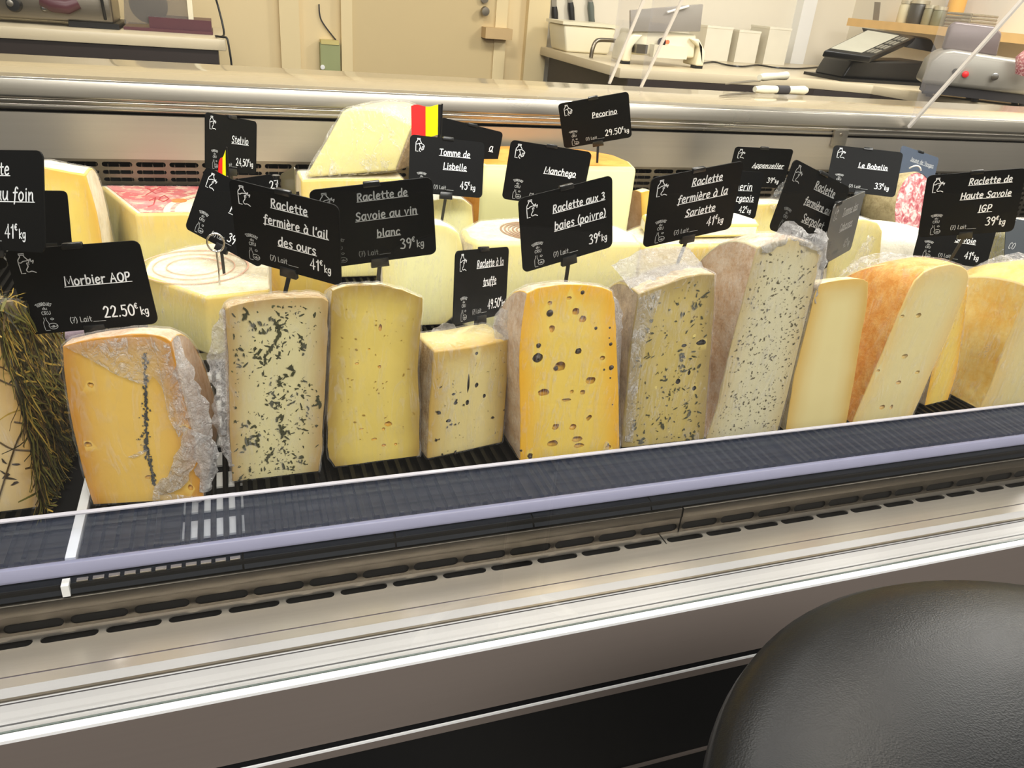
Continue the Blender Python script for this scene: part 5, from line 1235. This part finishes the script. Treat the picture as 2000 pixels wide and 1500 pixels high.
# flags and the wire loop
def flag(px4, Y, cols, label):
    root = empty('paper_flag', P(*px4[3], Y) - Vector((0, 0, .03)), label, 'flag', 'small paper flags')
    tl, tr, br, bl_ = [P(x, y, Y) for x, y in px4]
    for k, (n_, c) in enumerate(cols):
        t0, t1 = ((0, .46), (.46, .86), (.86, 1.0))[k]
        bm = bmesh.new(); rows = []
        for i in range(6):
            t = t0 + (t1 - t0) * i / 5; wv = Vector((0, .0022 * math.sin(t * 7), .0012 * math.sin(t * 9)))
            rows.append((bm.verts.new(tl.lerp(tr, t) + wv), bm.verts.new(bl_.lerp(br, t) + wv)))
        for i in range(5): bm.faces.new((rows[i][1], rows[i+1][1], rows[i+1][0], rows[i][0]))
        ext = bmesh.ops.extrude_face_region(bm, geom=bm.faces[:]); bmesh.ops.translate(bm, verts=[v for v in ext['geom'] if isinstance(v, bmesh.types.BMVert)], vec=(0, .0006, 0))
        bmesh.ops.recalc_face_normals(bm, faces=bm.faces[:]); tag(bm_obj(n_, bm, c, root, 50), n_.replace('_', ' '))
    tube('pole', [tr + Vector((0, .0012, .002)), Vector((tr.x, Y + .0012, bl_.z - .03))], .0011, M['clip'], root, 6)
FC = [('red_band', plain('red_paper', (232, 44, 44), .55, 0, .3, .02)), ('yellow_band', plain('yellow_paper', (240, 230, 0), .55, 0, .3, .02)), ('black_band', plain('black_paper', (20, 20, 22), .55, 0, .3, .02))]
flag([(803, 207), (864, 206), (863, 265), (804, 266)], 1.0, FC, 'red, yellow and black paper flag above the sign priced 45')
flag([(427, 318), (443, 291), (444, 345), (425, 348)], .99, FC, 'small turned flag in front of the narrow sign priced 24,50')
wl = PZ(429, 557, zt)
wr = empty('wire_sign_holder', wl, 'bare wire card holder with a loop, stuck in the ringed wheel wedge', 'sign holder')
top = Vector((wl.x, wl.y, P(430, 492, wl.y).z)); pts = [wl - Vector((0, 0, .015)), wl, wl.lerp(top, .5) + Vector((.0006, 0, 0)), top]
rr = .0105
for k in range(0, 25): a = -math.pi / 2 + 2 * math.pi * k / 20; pts.append(top + Vector((rr * math.cos(a) * .85, .0014 * k / 20, rr + rr * math.sin(a))))
tube('wire', pts, .0011, M['wire'], wr, 8)

# ------------------------------------------------------------------ behind the counter: kitchen worktops and machines
M['ctop'] = plain('beige_stone_worktop', (206, 192, 162), .3, 0, .5, .03, 6)
M['cfront'] = plain('dark_brown_cabinet_front', (48, 40, 37), .5, 0, .4, .06, 6)
M['cream_pl'] = plain('cream_machine_enamel', (232, 224, 196), .35, 0, .5, .02)
M['grey_pl'] = plain('grey_machine_enamel', (150, 146, 136), .35, .3, .5, .03)
M['smoke'] = clear('smoky_guard', (.62, .6, .58, 1), .9, .05, .12, (.75, .72, .68, 1))
M['wine'] = plain('dark_wine_plastic', (84, 44, 52), .4, 0, .5, .06)
M['wood'] = plain('pale_oak', (224, 184, 122), .5, 0, .4, .06, 18)
M['red_lamp'] = plain('red_push_button', (226, 40, 44), .3, 0, .5, .02)
WX = 4.02
struct('wall_side', box('wall_side', (WX, 1.2, 0), (WX + .1, WY + .14, 2.9), M['wall_white']), 'white side wall carrying the oak shelf', 'wall')
def worktop_unit(name, label, poly, hz=.90, th=.045):
    rt = empty(name, (sum(p[0] for p in poly) / len(poly), sum(p[1] for p in poly) / len(poly), 0), label, 'worktop')
    bm = bmesh.new(); add_prism(bm, [(x, y, hz - th) for x, y in poly], (0, 0, th)); bevel_all(bm, .004, 2); bm_obj('top', bm, M['ctop'], rt, 35)
    c = Vector((rt.location.x, rt.location.y, 0))
    bm = bmesh.new(); add_prism(bm, [((Vector((x, y, 0)) - c) * .965 + c) for x, y in poly], (0, 0, hz - th - .001)); bm_obj('cabinet', bm, M['cfront'], rt)
    return rt
lc = worktop_unit('left_worktop', 'pale worktop on dark cabinet at the upper left behind the counter', [(-1.9, 3.79), (.016, 3.79), (.016, 4.5), (-1.9, 4.5)])
rc = worktop_unit('kitchen_worktop', 'beige worktop bending round the corner at the upper right', [(1.775, WY - .06), (1.775, 3.575), (2.9, 3.575), (3.18, 3.46), (3.36, 2.75), (3.36, 2.2), (WX - .004, 2.2), (WX - .004, WY - .06)])
# big steel slicer at the far left
Ys = 3.95; CZ = .9005
def rbox(name, x0, y0, x1, y1, Y, depth, mat, parent, bev=.01, seg=3):
    a = P(x0, y1, Y); b = P(x1, y0, Y)
    return box(name, (a.x, Y, a.z), (b.x, Y + depth, b.z), mat, parent, bev, seg)
ls = empty('meat_slicer', (P(110, 40, Ys).x, Ys, .90), 'steel slicing machine with dark dial and wine red grip at the top left corner', 'slicer')
a = P(-120, 48, Ys); b = P(222, 44, Ys)
bm = bmesh.new()
zb = CZ + .018
add_prism(bm, [(a.x, Ys, zb), (b.x, Ys, zb), (b.x, Ys, zb + .12), (b.x - .06, Ys, zb + .17), (a.x, Ys, zb + .17)], (0, .30, 0)); bevel_all(bm, .012, 3); bm_obj('housing', bm, M['steel_dark'], ls, 40)
for x in (a.x + .05, b.x - .05): lathe('foot', [(0, 0), (.016, 0), (.018, .02), (0, .02)], (x, Ys + .05, CZ), M['black'], ls)
box('base_tray', (b.x - .17, Ys - .012, CZ + .001), (b.x + .02, Ys + .3, CZ + .022), M['black'], ls, .003)
dp = P(28, 8, Ys - .002); lathe('dial', [(0, 0), (.028, 0), (.03, .004), (.024, .03), (0, .032)], dp, M['black'], ls, (0, -1, 0), 28)
lathe('dial_cap', [(0, 0), (.012, 0), (.012, .004), (0, .006)], dp + Vector((-.008, -.032, .004)), M['steel'], ls, (0, -1, 0), 20)
gp = P(122, 8, Ys); bm = bmesh.new(); add_tube(bm, [gp + Vector((-.07, -.02, .012)), gp + Vector((-.03, -.028, -.002)), gp + Vector((.02, -.028, -.005)), gp + Vector((.06, -.02, .012))], [.024, .03, .03, .024], 14); bm_obj('grip', bm, M['wine'], ls, 60)
lathe('chrome_knob', [(0, 0), (.013, 0), (.015, .012), (.008, .024), (0, .026)], P(88, 16, Ys), M['wire'], ls, (0, -1, 0), 20)
b0 = P(206, 38, Ys); tube('lever', [b0, b0 + Vector((.0, -.03, .06)), b0 + Vector((-.005, -.03, .16))], .006, M['black'], ls)
# second machine with clear guard
Yg = 3.98; rg = empty('guarded_slicer', (P(330, 45, Yg).x, Yg, .90), 'machine with clear guard on a wine dark base at the end of the left worktop', 'slicer')
box('base', (P(240, 45, Yg).x, Yg, CZ), (P(414, 45, Yg).x, Yg + .26, CZ + .012), M['wine'], rg, .004)
box('motor', (P(290, 40, Yg).x, Yg + .02, CZ + .012), (P(412, 40, Yg).x, Yg + .22, CZ + .055), M['wine'], rg, .008)
bm = bmesh.new(); q = P(240, 40, Yg); w_ = P(372, 40, Yg).x - q.x
add_prism(bm, [(q.x, Yg + .05, CZ + .02), (q.x + w_, Yg + .05, CZ + .03), (q.x + w_ * .98, Yg + .05, CZ + .30), (q.x + w_ * .1, Yg + .05, CZ + .30)], (0, .006, 0)); bm_obj('guard', bm, M['smoke'], rg)
lathe('blade', [(0, 0), (.075, 0), (.078, .003), (0, .012)], P(290, 8, Yg + .09), M['steel'], rg, (0, -1, 0), 36)
box('post', (P(366, 20, Yg).x, Yg + .04, CZ + .01), (P(376, 20, Yg).x, Yg + .07, CZ + .30), M['cream_pl'], rg, .003)
cb = tube('power_cable', smooth_path([P(416, -20, 4.0), P(428, 20, 4.0), (P(436, 50, 3.96).x, 3.95, CZ + .008), (P(420, 52, 3.85).x, 3.85, CZ + .007), (.006, 3.80, CZ + .008), (.021, 3.784, CZ + .006), (.027, 3.775, .875), (.032, 3.77, .80), (.03, 3.77, .70), (.026, 3.77, .60)], 8), .0045, M['black'], None, 8)
tag(cb, 'black power cable hanging over the end of the left worktop', 'cable')
# green box and lead on the wall
Yw = WY - .002
gb = empty('wall_box', P(646, 110, Yw), 'pale green box low on the wall left of the door', 'box')
a = P(627, 141, Yw - .06); b = P(664, 86, Yw - .06); box('housing', (a.x, Yw - .06, a.z), (b.x, Yw, b.z), plain('sage_green_paint', (150, 156, 108), .5), gb, .004)
a2 = P(627, 86, Yw - .06); b2 = P(662, 80, Yw - .06); box('lid', (a2.x, Yw - .064, a2.z), (b2.x, Yw, b2.z), plain('straw_lid', (206, 190, 120), .5), gb, .002)
lathe('latch', [(0, 0), (.012, 0), (.012, .006), (0, .007)], P(630, 131, Yw - .06), M['alu_bright'], gb, (0, -1, 0), 16)
lead = tube('wall_lead', smooth_path([P(623, 8, Yw - .008), P(624, 25, Yw - .008), P(628, 40, Yw - .008), P(640, 58, Yw - .008), P(656, 78, Yw - .008)], 6), .004, M['grey_slot'], None, 6)
tag(lead, 'thin grey lead running down the wall to the pale green box', 'cable')
# knives on the wall
Yk = WY + .018 - .02
for (x0, y0, x1, y1, dx, lb) in ((1080, -40, 1086, 76, 0, 'black handled knife hanging leftmost on the white wall'), (1110, -40, 1119, 58, 1, 'black handled knife with a guard hanging second on the white wall'), (1150, -40, 1157, 56, 0, 'grey green handled knife hanging third on the white wall')):
    a = P(x0, y0, Yk); b = P(x1, y1, Yk); k = empty('wall_knife', b, lb, 'knife', 'knives hanging on the white wall')
    m = a.lerp(b, .45); hm = M['black'] if '1150' not in str(x0) else plain('grey_green_handle', (96, 104, 96), .5)
    bm = bmesh.new(); add_tube(bm, [m, m.lerp(b, .2), m.lerp(b, .6), m.lerp(b, .92), b], [.016, .020, .017, .020, .012], 10)
    bmesh.ops.recalc_face_normals(bm, faces=bm.faces[:]); bm_obj('handle', bm, hm, k, 50)
    bm = bmesh.new(); add_prism(bm, [a + Vector((-.022, .004, 0)), a + Vector((.022, .004, 0)), m + Vector((.016, .004, 0)), m + Vector((-.012, .004, 0))], (0, .003, 0)); bm_obj('blade', bm, M['steel'], k)
    if dx: box('guard', (b.x - .045, Yk - .008, b.z - .004), (b.x + .012, Yk + .008, b.z + .012), M['black'], k, .003)
# white slicer on the right worktop
Yv = 3.80; ws = empty('white_slicer', (P(1290, 120, Yv).x, Yv, .90), 'cream slicing machine with smoky guard and a small lit red button', 'slicer')
ax0 = P(1222, 120, Yv).x; ax1 = P(1366, 120, Yv).x
for (x0, xt) in ((ax0, ax0 + .05), (ax1, ax1 - .05)):
    bm = bmesh.new(); s = 1 if xt > x0 else -1
    add_prism(bm, [(x0 - .02, Yv, CZ + .012), (x0 + .03 * 1, Yv, CZ + .012), (x0 + .03, Yv, CZ + .08), (xt + .03, Yv, CZ + .14), (xt - .03, Yv, CZ + .14), (x0 - .01, Yv, CZ + .10)], (0, .14, 0)); bevel_all(bm, .010, 3); bm_obj('leg', bm, M['cream_pl'], ws, 40)
    box('foot', (x0 - .018, Yv + .005, CZ), (x0 + .028, Yv + .05, CZ + .014), M['black'], ws, .003)
bm = bmesh.new(); add_prism(bm, [(ax0 + .02, Yv + .02, CZ + .045), (ax1 - .02, Yv + .02, CZ + .045), (ax1 - .03, Yv + .02, CZ + .16), (ax0 + .03, Yv + .02, CZ + .16)], (0, .16, 0)); bevel_all(bm, .014, 3); bm_obj('housing', bm, M['cream_pl'], ws, 40)
rbox('cup', 1242, 88, 1266, 104, Yv - .03, .06, M['steel_dark'], ws, .006)
rbox('tray', 1275, 92, 1345, 112, Yv - .03, .05, M['cream_pl'], ws, .008)
bm = bmesh.new(); g = [P(1232, 62, Yv), P(1368, 62, Yv), P(1374, 8, Yv), P(1232, 20, Yv)]; add_prism(bm, g, (0, .02, 0)); bevel_all(bm, .004); bm_obj('guard', bm, plain('smoky_grey_guard', (150, 144, 136), .25, 0, .5, .05), ws, 40)
tube('rail', [P(1303, 24, Yv - .01), P(1345, 12, Yv - .01)], .006, M['alu_bright'], ws)
lathe('dial', [(0, 0), (.020, 0), (.022, .012), (0, .014)], P(1291, 82, Yv + .005), M['black'], ws, (0, -1, 0), 24)
t = NT('lit_red_lamp'); em = t.n('ShaderNodeEmission'); em.inputs[0].default_value = (1, .12, .05, 1); em.inputs[1].default_value = 3.0
lathe('lit_button', [(0, 0), (.010, 0), (.010, .008), (0, .010)], P(1303, 82, Yv + .002), t.done(em.outputs[0]), ws, (0, -1, 0), 16)
# boxes and containers beside it
for (x0, x1, y0, y1, Yb_, lb) in ((1372, 1432, 58, 110, 4.44, 'stack of white paper packs right of the cream slicer'), (1434, 1486, 66, 116, 4.44, 'white carton in the middle beside the paper packs'), (1490, 1546, 60, 122, 4.44, 'tall white carton next to the white trim strip')):
    a = P(x0, y1, Yb_); b = P(x1, y0, Yb_); cx = empty('carton', ((a.x + b.x) / 2, Yb_, .90), lb, 'carton', 'white cartons on the right worktop')
    box('carton_body', (a.x, Yb_, CZ), (b.x, Yb_ + .2, b.z), M['alu_white'] if 0 else plain('white_card', (224, 218, 200), .6), cx, .003)
    box('carton_lid', (a.x - .002, Yb_ - .002, b.z), (b.x + .002, Yb_ + .202, b.z + .012), plain('white_card_lid', (230, 224, 206), .6), cx, .002)
a = P(1096, 102, 4.35); b = P(1206, 45, 4.35)
tub = empty('white_tub', ((a.x + b.x) / 2, 4.4, .90), 'cream plastic tub below the hanging knives', 'tub')
bm = bmesh.new(); add_prism(bm, [(a.x + .03, 4.35, CZ), (b.x - .03, 4.35, CZ), (b.x, 4.35, b.z - .03), (a.x, 4.35, b.z - .03)], (0, .24, 0)); bevel_all(bm, .012, 3); bm_obj('tub_body', bm, M['cream_pl'], tub, 40)
box('tub_lid', (a.x - .01, 4.34, b.z - .028), (b.x + .01, 4.60, b.z - .012), M['cream_pl'], tub, .006)
hs = P(1156, 96, 4.05); hk = tube('tap_hook', smooth_path([(hs.x, 4.05, CZ + .001), (hs.x + .005, 4.05, CZ + .05), (hs.x + .03, 4.06, CZ + .085), (hs.x + .10, 4.08, CZ + .09), (hs.x + .15, 4.10, CZ + .088)], 6), [.011] * 25, M['steel_dark'], None, 10)
tag(hk, 'bent grey handle standing on the worktop below the knives', 'handle')
wc = tube('thin_cable', smooth_path([(P(1366, 112, 3.9).x, 3.95, CZ + .005)] + [PZ(x, y, CZ + .0062) for x, y in ((1392, 121), (1420, 127), (1450, 130), (1480, 127), (1515, 132), (1560, 134), (1600, 131), (1632, 129))], 6), .005, M['black'], None, 6)
tag(wc, 'thin black cable lying along the right worktop', 'cable')
# counter scale
Ysc = 3.62; so = P(1725, 140, Ysc); scs = empty('counter_scale', (so.x, Ysc + .1, .90), 'black counter scale with tilted display and keypad below the oak shelf', 'scale')
x0, x1 = P(1640, 150, Ysc).x, P(1808, 160, Ysc).x
box('base_plate', (x0 - .03, Ysc - .05, CZ), (x1 + .02, Ysc + .26, CZ + .014), M['black'], scs, .004)
bm = bmesh.new(); add_prism(bm, [(x0 + .02, Ysc, CZ + .014), (x1, Ysc, CZ + .014), (x1, Ysc, CZ + .12), (x0 + .06, Ysc, CZ + .10)], (0, .24, 0)); bevel_all(bm, .012, 3); bm_obj('body', bm, M['black'], scs, 40)
dq = [P(1610, 98, 3.56), P(1703, 111, 3.50), P(1790, 72, 3.80), P(1696, 56, 3.86)]
n_ = (dq[1] - dq[0]).cross(dq[3] - dq[0]).normalized(); n_ = n_ if n_.z > 0 else -n_
bm = bmesh.new(); add_prism(bm, [p - n_ * .035 for p in dq], n_ * .035); bevel_all(bm, .008, 3); bm_obj('console', bm, M['black'], scs, 40)
def inset(u0, u1, v0, v1):
    return [dq[0].lerp(dq[1], u).lerp(dq[3].lerp(dq[2], u), v) + n_ * .0006 for u, v in ((u0, v0), (u1, v0), (u1, v1), (u0, v1))]
bm = bmesh.new(); add_prism(bm, inset(.05, .70, .08, .92), n_ * .002); bm_obj('display', bm, plain('pale_grey_display', (178, 176, 160), .2, 0, .6, .05), scs)
for i in range(3):
    for j in range(4):
        u0 = .75 + i * .075; v0 = .12 + j * .2; bm = bmesh.new(); add_prism(bm, inset(u0, u0 + .055, v0, v0 + .14), n_ * .005); bm_obj('key', bm, plain('grey_key', (120, 116, 104), .5) if i + j == 0 else bpy.data.materials['grey_key'], scs)
bm = bmesh.new(); pp = [P(1690, 58, 3.88), P(1820, 78, 3.78), P(1835, 105, 3.74), P(1700, 80, 3.84)]; add_prism(bm, pp, (0, .04, .01)); bevel_all(bm, .006); bm_obj('hood', bm, M['black'], scs, 40)
# shelf on the side wall with jars, bottle, basket
s0 = PX(1655, 42, WX - .30); s1 = PX(2010, 78, WX - .30); zs = (s0.z + s1.z) / 2
shf = box('oak_shelf', (WX - .30, min(s0.y, s1.y) - .2, zs - .022), (WX - .001, max(s0.y, s1.y), zs + .022), M['wood'], None, .004); tag(shf, 'pale oak shelf on the white wall above the black scale', 'shelf')
ZS = zs + .0225
def onshelf(x, y):
    p = PZ(x, y, ZS); return p
p = PX(1712, 38, WX - .2); p.z = ZS
bm = bmesh.new(); add_prism(bm, [(p.x - .002, p.y - .02, ZS), (p.x - .002, p.y + .03, ZS), (p.x - .002, p.y + .055, ZS + .10), (p.x - .002, p.y + .005, ZS + .10)], (.004, 0, 0)); tag(bm_obj('small_card', bm, plain('grey_card', (132, 124, 112), .5), None), 'small grey card leaning at the left end of the oak shelf', 'card')
for i, (x, wdt, h_, mt, lb) in enumerate(((1765, .085, .10, plain('cream_tin', (214, 204, 170), .4), 'cream tin at the left of the jars on the shelf'), (1788, .10, .105, plain('dark_tin_print', (70, 66, 58), .4), 'dark printed tin on the oak shelf'), (1812, .07, .085, plain('olive_jar_label', (140, 134, 104), .35), 'first small jar right of the dark tin'), (1831, .07, .08, plain('olive_jar_print', (120, 118, 92), .35), 'second small jar right of the dark tin'))):
    p = PX(x, 42, WX - .17); j = empty('jar', (p.x, p.y, ZS), lb, 'jar', 'jars and tins on the oak shelf')
    lathe('jar_body', [(0, 0), (wdt * .5, 0), (wdt * .52, .006), (wdt * .52, h_ - .012), (wdt * .46, h_), (0, h_)], (p.x, p.y, ZS), mt, j, (0, 0, 1), 24)
    lathe('jar_lid', [(0, 0), (wdt * .5, 0), (wdt * .5, .018), (0, .019)], (p.x, p.y, ZS + h_ + .0005), plain('silver_lid', (196, 188, 164), .3, .4), j, (0, 0, 1), 24)
p = PX(1858, 45, WX - .10); bt = empty('glass_bottle', (p.x, p.y, ZS), 'brown bottle with a yellow label on the oak shelf', 'bottle')
lathe('bottle_body', [(0, 0), (.042, 0), (.045, .01), (.045, .19), (.03, .23), (.015, .26), (.015, .31), (0, .31)], (p.x, p.y, ZS), plain('brown_glass', (112, 86, 60), .15, 0, .6), bt, (0, 0, 1), 28)
lathe('bottle_label', [(.0455, .05), (.0462, .05), (.0462, .16), (.0455, .16)], (p.x, p.y, ZS), plain('amber_label', (230, 170, 40), .5), bt, (0, 0, 1), 28)
p0 = PX(1868, 52, WX - .17); p1 = PX(1900, 55, WX - .17)
bsk = empty('shelf_basket', ((p0.x), (p0.y + p1.y) / 2, ZS), 'small woven basket at the right end of the oak shelf', 'basket')
bm = bmesh.new(); y0, y1 = min(p0.y, p1.y) - .05, max(p0.y, p1.y) - .005; xx0, xx1 = WX - .26, WX - .08
for k in range(5): 
    z = ZS + .004 + k * .016
    add_tube(bm, [(xx0, y0, z), (xx1, y0, z), (xx1, y1, z), (xx0, y1, z), (xx0, y0, z)], .0075, 6)
bm_obj('woven_side', bm, plain('grey_wicker', (136, 126, 98), .7, 0, .2, .2, 120), bsk, 50)
box('basket_floor', (xx0, y0, ZS), (xx1, y1, ZS + .004), bpy.data.materials['grey_wicker'], bsk)
# grey slicer with red button at the right edge
Yr_ = 3.05; gs = empty('grey_slicer', (P(1900, 170, Yr_).x, Yr_ + .1, .90), 'grey rounded slicer with a red button and chrome knob at the right edge', 'slicer')
q0 = P(1800, 155, Yr_); q1 = P(2060, 205, Yr_ - .35)
bm = bmesh.new(); hx = q0.x
d = Vector((q1.x - q0.x, q1.y - q0.y, 0)); L_ = d.length; d.normalize(); up = Vector((0, 0, 1)); o = Vector((q0.x, q0.y, CZ + .055))
prof2 = [(0, 0.0), (L_, 0.0), (L_, .13), (.10, .155), (.05, .145), (.015, .10)]
nb = Vector((-d.y, d.x, 0)); nb = nb if nb.y > 0 else -nb
add_prism(bm, [o + d * a_ + up * b_ for a_, b_ in prof2], nb * .26); bevel_all(bm, .02, 4); bm_obj('housing', bm, M['grey_pl'], gs, 40)
bm = bmesh.new(); add_prism(bm, [o + d * .03 + nb * .03 - up * .04, o + d * L_ + nb * .03 - up * .04, o + d * L_ + nb * .22 - up * .04, o + d * .03 + nb * .22 - up * .04], (0, 0, .04)); bm_obj('underframe', bm, M['grey_slot'], gs)
for t_ in (.10, .45, .8):
    for s_ in (.05, .2):
        ff = o + d * (L_ * t_) + nb * s_; lathe('foot', [(0, 0), (.014, 0), (.016, .016), (0, .016)], (ff.x, ff.y, CZ), M['black'], gs)
def onface(x, y, lift=.001):
    dd = ray(x, y); c0_ = Vector((0, 0, CAMZ)); tt = (o - c0_).dot(nb) / dd.dot(nb); return c0_ + dd * tt - nb * lift
lathe('red_button', [(0, 0), (.014, 0), (.014, .010), (.009, .012), (0, .0125)], onface(1885, 145), M['red_lamp'], gs, -nb, 20)
lathe('black_button', [(0, 0), (.014, 0), (.014, .006), (0, .007)], onface(1866, 140), M['black'], gs, -nb, 20)
lathe('chrome_knob', [(0, 0), (.010, 0), (.010, .02), (.016, .022), (.016, .034), (0, .036)], onface(1940, 149), M['wire'], gs, -nb, 20)
bm = bmesh.new(); g0 = o + d * .06 + nb * .10 + up * .150; g1 = o + d * (L_ * .52) + nb * .10 + up * .14
add_prism(bm, [g0, g1, g1 + up * .10 - d * .01, g1 + up * .125 - d * .05, g0 + up * .12 + d * .02, g0 + up * .10], nb * .04); bevel_all(bm, .012, 3); bm_obj('carriage', bm, plain('dusky_carriage', (110, 98, 96), .35, .2), gs, 40)
hm = onface(1998, 130, .085); hb_ = bmesh.new(); add_tube(hb_, [hm + up * .06 + d * .02, hm + up * .02, hm - up * .035 - d * .01], [.05, .062, .03], 20); 
ham = bm_obj('cured_ham', hb_, sausage(), None, 60); tag(ham, 'piece of red cured ham on the grey slicer at the right edge', 'meat')
# two knives lying on the rear worktop
ZW = 1.0402
for (pts, lb, hx0) in (([(1404, 190), (1472, 184), (1500, 183), (1573, 186)], 'white handled knife with a dark band lying on the worktop behind the rail', 1), ([(1412, 186), (1478, 178), (1500, 176), (1532, 173)], 'second white handled knife lying across the banded one', 0)):
    q = [PZ(x, y, ZW) for x, y in pts]; dz = .0015 if hx0 else .020
    k = empty('kitchen_knife', (q[2].x, q[2].y, ZW), lb, 'knife', 'knives on the rear worktop')
    dd = (q[1] - q[0]); dd.z = 0; dn = Vector((-dd.y, dd.x, 0)).normalized()
    bm = bmesh.new(); u = Vector((0, 0, dz)); add_prism(bm, [q[0] + u, q[1] - dn * .004 + u, q[1] + dn * .014 + u, q[0].lerp(q[1], .4) + dn * .012 + u], (0, 0, .0015)); bm_obj('blade', bm, M['steel_dark'], k)
    h0, h1 = q[1], q[3]; bm = bmesh.new(); cz = Vector((0, 0, dz + .0085))
    add_tube(bm, [h0 + cz, h0.lerp(h1, .15) + cz, h0.lerp(h1, .6) + cz, h0.lerp(h1, .94) + cz, h1 + cz], [.006, .0085, .0075, .0095, .006], 12); bmesh.ops.recalc_face_normals(bm, faces=bm.faces[:]); bm_obj('handle', bm, plain('ivory_handle', (230, 224, 200), .4), k, 50)
    if hx0: bm = bmesh.new(); add_tube(bm, [h0.lerp(h1, .40) + cz, h0.lerp(h1, .62) + cz], .0092, 14); bmesh.ops.recalc_face_normals(bm, faces=bm.faces[:]); bm_obj('dark_band', bm, M['grey_slot'], k, 50)
